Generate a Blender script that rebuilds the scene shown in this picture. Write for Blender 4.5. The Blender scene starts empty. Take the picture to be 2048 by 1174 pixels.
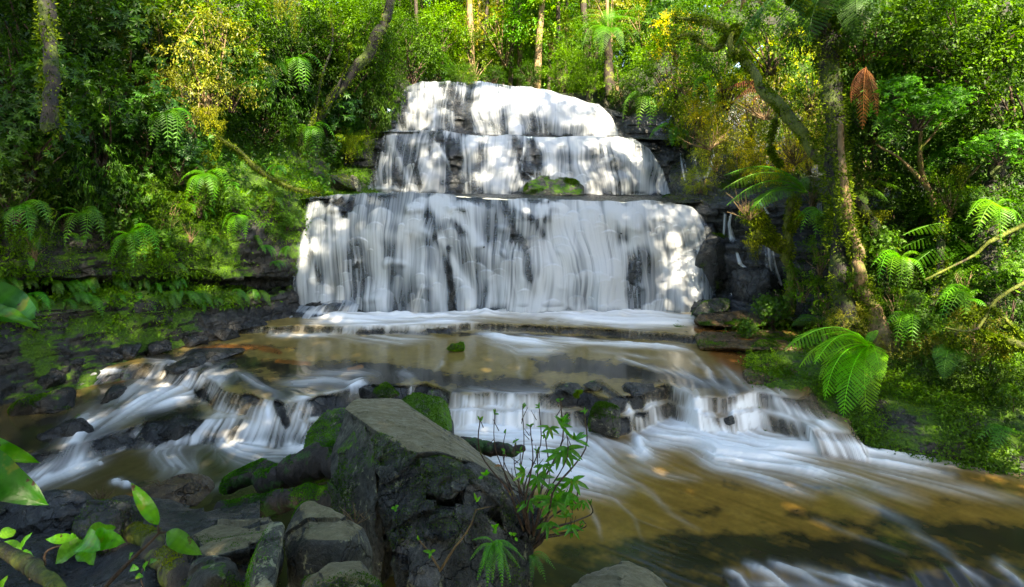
import bpy, bmesh, math, random
import numpy as np
from mathutils import Vector, Matrix, Euler
R = math.radians
random.seed(4); RNG = np.random.default_rng(11)
SC = bpy.context.scene
COL = SC.collection

# ------------------------------------------------------------------ camera, world, sun, exposure
F, HZ, CH, CW = 1138.0, 375.0, 4.0, 1024.0
cam_data = bpy.data.cameras.new('camera'); cam_data.sensor_width = 36; cam_data.lens = 36*F/2048
cam_data.shift_y = -(587-HZ)/2048; cam_data.clip_start = 0.05; cam_data.clip_end = 500
cam = bpy.data.objects.new('camera', cam_data); COL.objects.link(cam)
cam.location = (0, 0, CH); cam.rotation_euler = (R(90), 0, 0); SC.camera = cam
SUN_EL, SUN_AZ = 42, 162            # azimuth: compass style, 0 = +Y (away from the camera), 90 = right, 180 = behind the camera
w = bpy.data.worlds.new('World'); SC.world = w; w.use_nodes = True
nt = w.node_tree; bg = nt.nodes['Background']; sk = nt.nodes.new('ShaderNodeTexSky')
sk.sky_type = 'NISHITA'; sk.sun_disc = False; sk.sun_elevation = R(SUN_EL); sk.sun_rotation = R(SUN_AZ)
nt.links.new(sk.outputs[0], bg.inputs[0]); bg.inputs[1].default_value = 0.1
sd = bpy.data.lights.new('sun', 'SUN'); sd.energy = 4.6; sd.angle = R(0.5); sd.color = (1, .9, .72)
sun = bpy.data.objects.new('sun', sd); COL.objects.link(sun)
tosun = Vector((math.sin(R(SUN_AZ))*math.cos(R(SUN_EL)), math.cos(R(SUN_AZ))*math.cos(R(SUN_EL)), math.sin(R(SUN_EL))))
sun.rotation_euler = tosun.to_track_quat('Z', 'Y').to_euler()
SC.view_settings.view_transform = 'Standard'; SC.view_settings.look = 'None'
SC.view_settings.gamma = 1; SC.view_settings.exposure = 2.75
SC.view_settings.use_white_balance = True; SC.view_settings.white_balance_temperature = 7200
SC.cycles.transparent_max_bounces = 24; SC.cycles.max_bounces = 6; SC.cycles.diffuse_bounces = 3
SC.cycles.glossy_bounces = 2; SC.cycles.transmission_bounces = 3; SC.cycles.caustics_reflective = False
SC.cycles.caustics_refractive = False

# ------------------------------------------------------------------ helpers
def at(px, py, Y): return Vector(((px-CW)*Y/F, Y, CH-(py-HZ)*Y/F))
def atz(px, py, z):
    Y = F*(CH-z)/(py-HZ); return Vector(((px-CW)*Y/F, Y, z))
def tag(o, label=None, cat=None, group=None, kind=None):
    if label: o['label'] = label
    if cat: o['category'] = cat
    if group: o['group'] = group
    if kind: o['kind'] = kind
    return o
def empty(name, loc, rz=0, label=None, cat=None, group=None):
    o = bpy.data.objects.new(name, None); COL.objects.link(o); o.location = loc; o.rotation_euler.z = rz
    o.empty_display_size = .1
    return tag(o, label, cat, group)
def mk_mesh(name, V, Fc, attrs=None, smooth=False, mat=None):
    """V (n,3); Fc = list of int arrays (m,3) or (m,4)"""
    me = bpy.data.meshes.new(name)
    if not isinstance(Fc, list): Fc = [Fc]
    Fc = [np.asarray(f, dtype=np.int32) for f in Fc if len(f)]
    V = np.asarray(V, dtype=np.float32)
    me.vertices.add(len(V)); me.vertices.foreach_set('co', V.ravel())
    loops = np.concatenate([f.ravel() for f in Fc]); tot = np.concatenate([np.full(len(f), f.shape[1], np.int32) for f in Fc])
    me.loops.add(len(loops)); me.loops.foreach_set('vertex_index', loops)
    me.polygons.add(len(tot)); st = np.concatenate([[0], np.cumsum(tot)[:-1]]).astype(np.int32)
    me.polygons.foreach_set('loop_start', st); me.polygons.foreach_set('loop_total', tot)
    me.update(calc_edges=True)
    for k, a in (attrs or {}).items():
        a = np.asarray(a, dtype=np.float32)
        if a.ndim == 1:
            at_ = me.attributes.new(k, 'FLOAT', 'POINT'); at_.data.foreach_set('value', a)
        else:
            if a.shape[1] == 3: a = np.concatenate([a, np.ones((len(a), 1), np.float32)], 1)
            at_ = me.attributes.new(k, 'FLOAT_COLOR', 'POINT'); at_.data.foreach_set('color', a.ravel())
    if smooth: me.polygons.foreach_set('use_smooth', np.ones(len(tot), bool))
    if mat: me.materials.append(mat)
    return me
def obj(name, me, parent=None, loc=(0,0,0)):
    o = bpy.data.objects.new(name, me); COL.objects.link(o); o.location = loc
    if parent: o.parent = parent
    return o
def grid_faces(nu, nv):
    i = np.arange(nu-1)[:, None]*nv + np.arange(nv-1)[None, :]
    i = i.ravel(); return np.stack([i, i+nv, i+nv+1, i+1], 1)
def join(parts):
    """parts: list of (V, F) with F (m,k); returns V, [tris], [quads]"""
    Vs, T, Q, n = [], [], [], 0
    for V, Fc in parts:
        Vs.append(V); (T if Fc.shape[1] == 3 else Q).append(Fc+n); n += len(V)
    out = []
    if T: out.append(np.concatenate(T))
    if Q: out.append(np.concatenate(Q))
    return np.concatenate(Vs), out
# numpy gradient-free value noise
def _h(i, j, k, s):
    n = (i*374761393 + j*668265263 + k*2147483647 + s*974634777) & 0xffffffff
    n = ((n ^ (n >> 13))*1274126177) & 0xffffffff
    n = ((n ^ (n >> 16))*2246822519) & 0xffffffff
    return ((n ^ (n >> 15)) & 0xffffff)/float(0xffffff)
def vn(x, y, z=0.0, s=0):
    x, y, z = np.broadcast_arrays(np.asarray(x, float), np.asarray(y, float), np.asarray(z, float))
    xi, yi, zi = np.floor(x).astype(np.int64), np.floor(y).astype(np.int64), np.floor(z).astype(np.int64)
    fx, fy, fz = x-xi, y-yi, z-zi
    fx, fy, fz = [f*f*(3-2*f) for f in (fx, fy, fz)]
    def c(a, b, d): return _h(xi+a, yi+b, zi+d, s)
    def mixf(a, b, t): return a+(b-a)*t
    a = mixf(mixf(c(0,0,0), c(1,0,0), fx), mixf(c(0,1,0), c(1,1,0), fx), fy)
    b = mixf(mixf(c(0,0,1), c(1,0,1), fx), mixf(c(0,1,1), c(1,1,1), fx), fy)
    return mixf(a, b, fz)
def fbm(x, y, z=0.0, o=4, s=0, g=.5):
    t, a, n = 0, 1, 0
    for k in range(o):
        t = t + a*(vn(np.asarray(x)*2**k, np.asarray(y)*2**k, np.asarray(z)*2**k, s+k*7)-.5); n += a; a *= g
    return t/n*2      # about -1..1
def sstep(a, b, x):
    t = np.clip((x-a)/(b-a), 0, 1); return t*t*(3-2*t)
def blur(A, n, ax):
    if n < 1: return A
    for _ in range(2):
        P = np.concatenate([np.repeat(np.take(A, [0], ax), n, ax), A, np.repeat(np.take(A, [-1], ax), n, ax)], ax)
        C = np.cumsum(P, ax); C = np.concatenate([np.zeros_like(np.take(C, [0], ax)), C], ax)
        L = A.shape[ax]
        A = (np.take(C, np.arange(2*n+1, 2*n+1+L), ax)-np.take(C, np.arange(0, L), ax))/(2*n+1)
    return A
def stroke_eval(px, py, strokes, aspect=1.0, taper=0):
    """strokes: (points, width, strength). Returns coverage 0..1 and direction field (dx,dy) in the drawing plane."""
    A = np.zeros(px.shape); DX = np.zeros(px.shape); DY = np.zeros(px.shape)
    for pts, wd, st in strokes:
        best = np.zeros(px.shape); bx = np.zeros(px.shape); by = np.zeros(px.shape)
        if len(pts) == 1: pts = [pts[0], (pts[0][0]+.1, pts[0][1])]
        xs = [p[0] for p in pts]; ys = [p[1] for p in pts]
        M = (px > min(xs)-3*wd) & (px < max(xs)+3*wd) & (py > min(ys)-3*wd/aspect) & (py < max(ys)+3*wd/aspect)
        if not M.any(): continue
        X, Yy = px[M], py[M]; bb = np.zeros(X.shape); bdx = np.zeros(X.shape); bdy = np.zeros(X.shape)
        tot = sum(math.dist(a, b) for a, b in zip(pts[:-1], pts[1:])); run = 0.
        for (x0, y0), (x1, y1) in zip(pts[:-1], pts[1:]):
            dx, dy = x1-x0, y1-y0; l2 = dx*dx+dy*dy+1e-9
            t = np.clip(((X-x0)*dx+(Yy-y0)*dy)/l2, 0, 1)
            d2 = (X-x0-t*dx)**2+((Yy-y0-t*dy)*aspect)**2
            wv = st*np.exp(-d2/(wd*wd))
            if taper:
                f = (run+t*math.sqrt(l2))/max(tot, 1e-6); wv = wv*np.clip(np.minimum(.35+f*4, .25+(1-f)*2.2), 0, 1)
            run += math.sqrt(l2); m = np.abs(wv) > np.abs(bb)
            bb = np.where(m, wv, bb); l = math.sqrt(l2); bdx = np.where(m, dx/l, bdx); bdy = np.where(m, dy/l, bdy)
        A[M] = A[M]+bb-A[M]*np.abs(bb) if st > 0 else A[M]+bb
        DX[M] += np.abs(bb)*bdx; DY[M] += np.abs(bb)*bdy
    return A, DX, DY

# ------------------------------------------------------------------ materials
def new_mat(name):
    m = bpy.data.materials.new(name); m.use_nodes = True
    n = m.node_tree; n.nodes.clear(); return m, n
class N:
    def __init__(s, name): s.m, s.t = new_mat(name); s.out = s.t.nodes.new('ShaderNodeOutputMaterial')
    def n(s, typ, ins=None, **kw):
        x = s.t.nodes.new('ShaderNode'+typ)
        for k, v in kw.items(): setattr(x, k, v)
        for k, v in (ins or {}).items():
            if hasattr(v, 'is_output') or isinstance(v, bpy.types.NodeSocket): s.t.links.new(v, x.inputs[k])
            else: x.inputs[k].default_value = v
        return x
    def coord(s, kind='Object', scale=(1,1,1)):
        c = s.n('TexCoord'); mp = s.n('Mapping', {0: c.outputs[kind], 3: scale}); return mp.outputs[0]
    def noise(s, vec, scale, detail=4, rough=.55, dist=0):
        return s.n('TexNoise', {'Vector': vec, 'Scale': scale, 'Detail': detail, 'Roughness': rough, 'Distortion': dist}).outputs[0]
    def ramp(s, fac, stops):
        r = s.n('ValToRGB', {0: fac}); e = r.color_ramp.elements
        while len(e) > 1: e.remove(e[0])
        e[0].position = stops[0][0]; e[0].color = (*stops[0][1], 1)
        for p, c in stops[1:]:
            k = e.new(p); k.color = (*c, 1)
        return r.outputs[0]
    def mix(s, f, a, b, typ='MIX'):
        x = s.n('Mix', data_type='RGBA', blend_type=typ)
        for i, v in ((0, f), (6, a), (7, b)):
            if isinstance(v, bpy.types.NodeSocket): s.t.links.new(v, x.inputs[i])
            else: x.inputs[i].default_value = v if i == 0 else (*v, 1)
        return x.outputs[2]
    def math(s, op, a, b=0.0, c=0.0, clamp=False):
        x = s.n('Math', {0: a, 1: b, 2: c}, operation=op); x.use_clamp = clamp; return x.outputs[0]
    def rng(s, v, a, b, c=0., d=1.):
        return s.n('MapRange', {0: v, 1: a, 2: b, 3: c, 4: d}, interpolation_type='SMOOTHSTEP').outputs[0]
    def attr(s, name, which=2): return s.n('Attribute', attribute_name=name).outputs[which]
    def bump(s, h, strength=.5, dist=.05): return s.n('Bump', {'Height': h, 'Strength': strength, 'Distance': dist}).outputs[0]
    def pbsdf(s, **kw):
        return s.n('BsdfPrincipled', {k.replace('_', ' '): v for k, v in kw.items()}).outputs[0]
    def done(s, sh): s.t.links.new(sh, s.out.inputs[0]); return s.m

def rock_mat(name, c0, c1, c2, moss=.5, moss_lo=(.02,.06,.006), moss_hi=(.09,.2,.015), rough=(.25,.6), scale=1.0, lichen=0., bump=.7, top=None):
    k = N(name); v = k.coord('Object', (scale,)*3); g = k.n('NewGeometry')
    n1 = k.noise(v, 1.7, 6, .6); n2 = k.noise(v, 9, 6, .65); n3 = k.noise(v, 40, 4, .6)
    base = k.ramp(n1, [(.3, c0), (.5, c1), (.68, c2)])
    base = k.mix(k.rng(n2, .35, .7), base, k.mix(1., base, (.4,.4,.42), 'MULTIPLY'))
    nf = k.noise(v, 26, 6, .75, .4)
    base = k.mix(k.rng(nf, .52, .68), base, k.mix(1., base, (2.1,2.1,2.0), 'MULTIPLY')); base = k.mix(k.rng(nf, .46, .34), base, k.mix(1., base, (.35,.35,.35), 'MULTIPLY'))
    ck = k.n('TexVoronoi', {'Vector': k.n('VectorMath', {0: v, 1: k.n('VectorMath', {0: k.n('TexNoise', {'Vector': v, 'Scale': 2.5, 'Detail': 4.}).outputs[1], 1: (.9,.9,.9)}, operation='MULTIPLY').outputs[0]}, operation='ADD').outputs[0], 'Scale': 1.9}, feature='DISTANCE_TO_EDGE').outputs[0]
    crk = k.rng(ck, 0, .035); base = k.mix(crk, k.mix(1., base, (.25,.25,.25), 'MULTIPLY'), base)
    if lichen > 0:
        lv = k.noise(v, 5.5, 5, .7, .3); base = k.mix(k.math('MULTIPLY', k.rng(lv, .6-.1*lichen, .66-.1*lichen), .85), base, (.34,.34,.2))
    sx = k.n('SeparateXYZ', {0: g.outputs['Normal']}).outputs[2]
    if top:       # paler tone on upward faces, dark wet broken sides
        tn = k.math('ADD', sx, k.math('MULTIPLY', k.noise(v, 3, 4, .6), .3)); tm = k.rng(tn, .86, .98)
        base = k.mix(tm, base, k.mix(k.rng(n2, .3, .7), top, k.mix(1., top, (.62,.6,.55), 'MULTIPLY')))
    mn = k.noise(v, 2.3, 5, .65); a = k.attr('moss')
    ms = k.math('ADD', k.math('MULTIPLY', sx, .22), mn); ms = k.math('ADD', ms, k.math('MULTIPLY', a, .6))
    mask = k.rng(ms, 1.02-moss*.5, 1.14-moss*.5)
    mask = k.math('MULTIPLY', mask, k.rng(n2, .3, .5))
    mcol = k.ramp(k.noise(v, 28, 5, .7), [(.3, moss_lo), (.52, tuple((a_+b_)/2 for a_, b_ in zip(moss_lo, moss_hi))), (.72, moss_hi)])
    col = k.mix(mask, base, mcol)
    ro = k.math('ADD', k.rng(n2, .3, .7, rough[0], rough[1]), k.math('MULTIPLY', mask, .5), clamp=True)
    cell = k.n('TexVoronoi', {'Vector': v, 'Scale': 3.2}, feature='F1', distance='EUCLIDEAN').outputs[0]
    h = k.math('ADD', k.math('MULTIPLY', n2, .6), k.math('MULTIPLY', n3, .25)); h = k.math('ADD', h, k.math('MULTIPLY', cell, .5)); h = k.math('ADD', h, k.math('MULTIPLY', crk, .35)); h = k.math('ADD', h, k.math('MULTIPLY', nf, .5))
    h = k.math('ADD', h, k.math('MULTIPLY', k.math('MULTIPLY', mask, k.noise(v, 90, 3, .7)), .8))
    sh = k.pbsdf(Base_Color=col, Roughness=ro, Normal=k.bump(h, bump, .06))
    return k.done(sh)

def leaf_mat(name, dark, light, trans=.35, rough=.38, spec=.5):
    k = N(name); r = k.attr('rnd'); oi = k.n('ObjectInfo')
    c = k.mix(k.math('POWER', r, 1.5), dark, light)
    c = k.mix(1., c, oi.outputs['Color'], 'MULTIPLY')
    p = k.pbsdf(Base_Color=c, Roughness=rough, **{'Specular IOR Level': spec})
    tc = k.mix(1., c, (1.5, 1.6, .55), 'MULTIPLY')
    t = k.n('BsdfTranslucent', {0: tc}).outputs[0]
    return k.done(k.n('MixShader', {0: trans, 1: p, 2: t}).outputs[0])

def bark_mat(name, c0, c1, c2, moss=.5, mosscol=((.04,.07,.008), (.2,.22,.02)), sc=1.0):
    k = N(name); v = k.coord('Object', (sc, sc, sc*.45)); g = k.n('NewGeometry')
    n1 = k.noise(v, 7, 6, .65, .6); n2 = k.noise(v, 30, 4, .65)
    base = k.ramp(n1, [(.3, c0), (.5, c1), (.7, c2)])
    m = k.rng(k.noise(k.coord('Object', (sc,)*3), 3, 5, .6), .62-.3*moss, .72-.3*moss)
    col = k.mix(m, base, k.ramp(n2, [(.3, mosscol[0]), (.7, mosscol[1])]))
    sh = k.pbsdf(Base_Color=col, Roughness=.75, Normal=k.bump(k.math('ADD', n1, k.math('MULTIPLY', n2, .5)), .9, .04))
    return k.done(sh)

M = {}
M['rock_wet'] = rock_mat('rock_wet', (.012,.014,.015), (.03,.032,.032), (.075,.07,.06), .18, rough=(.15,.5))
M['rock_fall'] = rock_mat('rock_fall', (.012,.015,.018), (.028,.033,.037), (.06,.065,.065), .16, moss_hi=(.05,.11,.02), rough=(.15,.5))
M['bank'] = rock_mat('bank', (.008,.009,.008), (.02,.02,.017), (.05,.045,.036), .66, (.025,.07,.006), (.12,.25,.012), rough=(.3,.7), scale=.9)
M['soil'] = rock_mat('soil', (.01,.012,.006), (.025,.028,.012), (.05,.05,.025), .6, (.015,.035,.006), (.06,.11,.015), rough=(.7,.9), scale=.6)
M['boulder'] = rock_mat('boulder', (.028,.03,.026), (.065,.065,.052), (.13,.125,.1), .4, (.03,.08,.006), (.13,.25,.015), rough=(.28,.6), scale=1.3, lichen=.2, top=(.25,.215,.115), bump=.8)
M['boulder_mossy'] = rock_mat('boulder_mossy', (.024,.026,.024), (.06,.06,.05), (.13,.13,.1), .68, (.03,.09,.006), (.15,.33,.015), rough=(.35,.7), scale=1.5, lichen=.1)
M['boulder_wet'] = rock_mat('boulder_wet', (.016,.018,.019), (.065,.068,.062), (.2,.2,.185), .42, (.03,.08,.006), (.11,.2,.015), rough=(.12,.42), scale=1.9, lichen=.05, bump=1.2)
M['boulder_lichen'] = rock_mat('boulder_lichen', (.05,.05,.04), (.12,.12,.09), (.2,.2,.15), .3, (.03,.1,.01), (.1,.24,.02), rough=(.4,.8), scale=1.6, lichen=.9)
M['slab'] = rock_mat('slab', (.05,.03,.012), (.12,.075,.03), (.22,.15,.07), .35, (.03,.06,.006), (.12,.17,.015), rough=(.2,.5), scale=.9)
M['leaf'] = leaf_mat('leaf', (.012,.036,.002), (.14,.3,.004), .42, .5, .3)
M['leaf_gloss'] = leaf_mat('leaf_gloss', (.012,.045,.006), (.1,.25,.01), .36, .42, .35)
M['leaf_gold'] = leaf_mat('leaf_gold', (.12,.13,.01), (.46,.42,.035), .42)
M['frond'] = leaf_mat('frond', (.04,.12,.006), (.14,.32,.015), .4, .42)
M['frond_dead'] = leaf_mat('frond_dead', (.12,.05,.02), (.35,.16,.06), .3, .7)
M['moss_tuft'] = leaf_mat('moss_tuft', (.05,.08,.006), (.34,.38,.02), .35, .7, .2)
k = N('near_leaf'); r = k.attr('rnd'); v = k.coord('Object', (1,1,1)); oi = k.n('ObjectInfo')
c = k.mix(r, (.02,.1,.012), (.12,.34,.015)); c = k.mix(1., c, oi.outputs['Color'], 'MULTIPLY')
c = k.mix(k.rng(k.noise(v, 22, 4, .6), .4, .7), c, k.mix(1., c, (.55,.7,.5), 'MULTIPLY'))
sp = k.rng(k.noise(v, 34, 5, .7), .635, .67); c = k.mix(sp, c, (.07,.035,.012)); c = k.mix(k.math('MULTIPLY', k.rng(k.noise(v, 15, 3, .6), .6, .7), .6), c, (.3,.3,.03))
p_ = k.pbsdf(Base_Color=c, Roughness=.36, Normal=k.bump(k.math('ADD', r, k.noise(v, 60, 3, .6)), .5, .004), **{'Specular IOR Level': .45})
M['near_leaf'] = k.done(k.n('MixShader', {0: .38, 1: p_, 2: k.n('BsdfTranslucent', {0: k.mix(1., c, (1.5,1.6,.6), 'MULTIPLY')}).outputs[0]}).outputs[0])
M['bark'] = bark_mat('bark', (.012,.009,.006), (.04,.028,.017), (.09,.065,.04), .35)
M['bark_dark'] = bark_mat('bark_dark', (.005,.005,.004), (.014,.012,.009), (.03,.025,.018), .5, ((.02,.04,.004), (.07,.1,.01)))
M['bark_pale'] = bark_mat('bark_pale', (.07,.045,.02), (.2,.13,.06), (.36,.27,.15), .25)
M['bark_mossy'] = bark_mat('bark_mossy', (.02,.014,.008), (.05,.035,.02), (.1,.075,.04), .95)
M['twig'] = bark_mat('twig', (.03,.015,.01), (.07,.04,.025), (.13,.08,.05), .1, sc=3)
M['log'] = bark_mat('log', (.012,.01,.009), (.035,.027,.022), (.08,.06,.05), .3, ((.015,.045,.008), (.05,.14,.02)), sc=1.5)

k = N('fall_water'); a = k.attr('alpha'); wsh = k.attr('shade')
p = k.pbsdf(Base_Color=k.mix(wsh, (.15,.22,.29), (.7,.735,.765)), Roughness=.5, **{'Specular IOR Level': .3})  # streak shading painted into the colour, whiter where the water is thicker
tl = k.n('BsdfTranslucent', {0: (.6,.66,.72,1)}).outputs[0]
p = k.n('MixShader', {0: .25, 1: p, 2: tl}).outputs[0]
tr = k.n('BsdfTransparent').outputs[0]
M['fall'] = k.done(k.n('MixShader', {0: a, 1: tr, 2: p}).outputs[0])

k = N('stream_water'); a = k.attr('alpha'); fo = k.attr('foam'); bc = k.attr('bed', 0)
v = k.coord('Object', (1,1,1)); nz = k.noise(v, 14, 5, .6); nz2 = k.noise(v, 3, 5, .6)
bc = k.mix(k.rng(nz2, .3, .7, 0, .45), bc, k.mix(1., bc, (.5,.5,.5), 'MULTIPLY'))
bc = k.mix(k.rng(nz, .35, .7, 0, .3), bc, k.mix(1., bc, (1.6,1.4,1.2), 'MULTIPLY'))
fo2 = k.math('MULTIPLY', fo, 1., clamp=True)
col = k.mix(fo2, bc, (.87,.87,.86))
ro = k.math('MULTIPLY_ADD', fo2, .45, .14)
hgt = k.math('ADD', k.math('MULTIPLY', fo, .6), k.math('MULTIPLY', k.attr('lic'), .5))
p = k.pbsdf(Base_Color=col, Roughness=ro, IOR=1.33, Normal=k.bump(hgt, .25, .02))
tr = k.n('BsdfTransparent').outputs[0]
M['stream'] = k.done(k.n('MixShader', {0: a, 1: tr, 2: p}).outputs[0])
# ------------------------------------------------------------------ the stream: bed and water as height fields
def pl(pts, z):
    q = [atz(x, y, z) for x, y in pts]; return np.array([p.x for p in q]), np.array([p.y for p in q])
Z0, ZA, Z2, ZS = 0.0, 0.25, 0.5, 0.68
E_c = pl([(-400,690),(300,668),(540,668),(640,667),(760,671),(860,667),(960,661),(1100,667),(1200,672),(1330,682),(1420,690),(1520,700),(1900,720)], Z2)
E_a = pl([(-500,800),(60,742),(180,735),(290,722),(340,722),(400,742),(450,774),(520,786),(580,800),(640,792),(720,770),(800,768),(850,763),(905,782),(1000,783),(1100,785),(1160,782),(1215,795),(1250,792),(1330,766),(1385,792),(1450,794),(1510,782),(1590,790),(1640,735),(1700,600)], Z2)
E_b = pl([(-500,1060),(0,968),(90,930),(170,915),(250,884),(300,868),(420,862),(480,858),(560,868),(640,868),(700,840),(800,830),(905,845),(1000,850),(1120,850),(1200,856),(1290,852),(1400,866),(1500,880),(1600,890),(1690,893),(1720,800),(1760,700)], Z0)
E_d = pl([(-500,1500),(1000,1400),(1380,1190),(1440,1135),(1500,1122),(1640,1128),(1800,1132),(2048,1128),(2500,1128)], Z0)
def edge(E, x, rag=.0, s=0, f=2.5): return np.interp(x, E[0], E[1]) + rag*fbm(x*f, x*0+3.3, 0, 4, s)
def level(x, y, rag=1.0, steep=1.0):
    right = sstep(4.0, 5.2, x)
    ya = edge(E_a, x, .14*rag, 1); yb = edge(E_b, x, .10*rag, 5); yc = edge(E_c, x, .12*rag, 9); yd = edge(E_d, x, .35*rag, 13)
    yb = np.minimum(yb, ya-.12)
    left = sstep(-1.4, -2.2, x)
    wa = (.16+.75*right+.3*left)*steep; wb = (.22+.4*right+.45*left)*steep
    yb2 = np.where((left < .5) & (right < .5), ya-.2, yb)      # one sheer drop in the middle, two steps on the left
    yb2 = yb2*(1-left)*(1-right)+yb*np.maximum(left, right)
    sa = sstep(0, 1, (y-(ya-wa))/wa); sb = sstep(0, 1, (y-(yb2-wb))/wb)
    sc_ = sstep(0, 1, (y-(yc-.06))/.16); sd_ = sstep(0, 1, (y-(yd-1.1))/1.1)
    z = Z0 + (ZA-Z0)*sb + (Z2-ZA)*sa + (ZS-Z2)*sc_ - .45*(1-sd_)
    drop = np.maximum.reduce([4*sa*(1-sa), 4*sb*(1-sb), 4*sc_*(1-sc_)*.8, 1.2*sd_*(1-sd_)])
    return z, drop, (sa, sb, sc_, sd_)
NU, NV = 960, 560
u = np.linspace(-1.12, 1.14, NU)[:, None]*np.ones((1, NV)); lv = np.linspace(math.log(4.7), math.log(16.6), NV)[None, :]*np.ones((NU, 1))
Yg = np.exp(lv); Xg = u*Yg
Zg, drop, (sa, sb, sc_, sd_) = level(Xg, Yg)
PX = CW+F*u; PY = HZ+F*(CH-Zg)/Yg
# foam and flow: strokes drawn along the currents
FO = [
 # white apron under the main fall and over the small ledge
 ([(620,642),(760,642),(930,636)], 14, 1.), ([(880,626),(1100,624),(1400,634)], 13, 1.1), ([(1100,640),(1250,646),(1390,642)], 7, .9),
 ([(690,655),(850,648),(960,640)], 12, .8), ([(1230,648),(1390,648)], 8, .8),
 ([(540,670),(620,672),(700,670)], 6, .7), ([(700,672),(800,680),(860,676)], 9, .6), 
 ([(960,672),(1040,680),(1130,686)], 11, 1.), ([(1100,682),(1230,688),(1370,692)], 6, .85), ([(1010,690),(1040,705),(1120,700)], 9, .5),
 ([(1300,690),(1380,700)], 5, .8),
 # currents on the second pool
 ([(1230,715),(1300,735),(1360,752)], 4, .45), ([(1380,710),(1420,740),(1440,775)], 6, .4), ([(1180,700),(1260,712),(1330,722)], 4, .35),
 ([(880,720),(870,745)], 5, .25), ([(1040,730),(1050,760)], 5, .2), ([(800,745),(830,758)], 8, .35), ([(620,750),(700,745),(760,748)], 10, .3),
 ([(560,770),(640,760),(720,765)], 12, .35), ([(470,745),(520,770),(560,785)], 9, .3), ([(1350,740),(1400,760),(1450,780)], 8, .3), ([(1440,730),(1490,770),(1520,800)], 10, .35),
 # left cascades
 ([(290,724),(350,722),(420,728)], 5, .7), ([(180,748),(215,744),(245,742)], 4, .9),
 ([(390,715),(360,740),(320,775),(270,810),(210,850)], 19, .8), ([(450,745),(400,765),(340,790),(270,820)], 17, .75), ([(440,765),(420,790),(350,800),(290,815)], 14, .8),
 ([(300,750),(250,790),(210,820)], 12, .45), ([(210,820),(160,860),(120,920),(70,960),(0,985)], 22, .65), ([(150,850),(165,865)], 14, .7),
 ([(200,905),(140,935),(70,955),(-40,990)], 20, .85), ([(240,880),(200,900)], 10, .6), ([(270,870),(245,885),(220,892)], 8, .7),
 ([(520,815),(560,850),(600,885)], 34, .75), ([(480,820),(440,850),(400,875)], 26, .85), ([(600,800),(640,830),(630,880)], 20, .6), ([(400,875),(330,890),(280,895)], 14, .8), ([(430,885),(480,895),(560,890)], 14, .9),
 ([(540,820),(520,850),(470,880)], 22, .75), ([(600,820),(610,860),(610,885)], 20, .7), ([(560,900),(620,895),(660,890)], 12, .85),
 ([(700,785),(720,770),(730,790)], 14, .7), ([(820,775),(830,795)], 12, .7), ([(590,800),(660,790),(690,780)], 9, .5),
 ([(340,905),(380,935),(350,960)], 24, .45), ([(450,910),(520,920),(600,905)], 16, .45), ([(300,900),(340,930),(330,960)], 16, .4),
 ([(220,965),(245,962)], 6, .85), ([(240,970),(262,968)], 5, .8), ([(190,926),(200,922)], 5, .9), ([(600,925),(520,945),(470,960),(430,975)], 12, .35),
 # middle cascade
 ([(905,806),(1000,812),(1130,808)], 26, .8), ([(905,835),(1000,845),(1130,840)], 30, 1.), ([(905,855),(1000,862),(1110,855)], 36, 1.), ([(930,890),(1030,890),(1130,880)], 36, 1.), ([(960,905),(1080,915),(1160,930),(1230,960)], 30, .95), ([(1120,850),(1180,890),(1220,940)], 26, .7), ([(1000,930),(1120,960),(1240,975)], 22, .7),
 # right cascade and its long white tail
 ([(1245,800),(1265,830),(1290,865)], 14, .85), ([(1300,795),(1310,840),(1330,870)], 24, 1.), ([(1380,798),(1390,840),(1400,875)], 34, 1.), ([(1470,798),(1490,835),(1510,875)], 34, 1.), ([(1290,862),(1400,868),(1520,876)], 22, 1.),
 ([(1340,780),(1370,790)], 14, .5), ([(1520,790),(1570,825),(1640,860),(1700,885)], 26, 1.), ([(1280,875),(1380,880),(1500,885)], 18, 1.), ([(1400,880),(1440,910),(1520,915),(1600,905)], 26, 1.),
 ([(1480,880),(1600,890),(1700,895),(1800,905),(1900,918)], 16, .95), ([(1500,915),(1600,935),(1680,955)], 20, .75), ([(1540,880),(1650,900),(1780,925),(1900,945)], 15, .75), ([(1270,870),(1275,900),(1300,920)], 16, .8),
 ([(1420,925),(1520,950),(1620,985)], 16, .55), ([(1560,925),(1700,955),(1850,1000)], 14, .4), ([(1180,870),(1260,900),(1330,920)], 14, .35), ([(1800,905),(1950,930),(2060,950)], 10, .5),
 ([(1600,945),(1700,985),(1830,1050)], 16, .2), ([(1250,930),(1310,950),(1400,960)], 8, .25), ([(1700,930),(1850,960),(2050,1010)], 12, .3),
 # thin threads on the lower pool, spill at the bottom right
 ([(1620,1040),(1700,1070),(1800,1110)], 5, .14), ([(1820,1060),(1880,1095),(1930,1140)], 9, .22), ([(1240,940),(1320,1010),(1400,1060)], 5, .16), ([(1180,1000),(1200,1080)], 4, .2), ([(1230,990),(1290,1080)], 4, .15),
 ([(1450,1140),(1475,1150),(1500,1180)], 7, .6), ([(1490,1128),(1540,1150),(1590,1185)], 8, .6), ([(1540,1126),(1610,1150),(1680,1185)], 8, .55), ([(1600,1134),(1680,1158),(1760,1185)], 7, .5), ([(1680,1150),(1760,1168),(1820,1185)], 6, .4), ([(1500,1165),(1600,1172),(1720,1180)], 10, .5), ([(1990,1120),(2030,1150),(2060,1180)], 8, .4), ([(1910,1128),(1960,1160),(1990,1180)], 6, .35),
]
PXw = PX+14*fbm(Xg*1.6, Yg*1.6, 0, 3, 31); PYw = PY+5*fbm(Xg*1.6, Yg*1.6, 0, 3, 37)
A, DX, DY = stroke_eval(PXw, PYw, FO, 1.0, 1)
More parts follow.
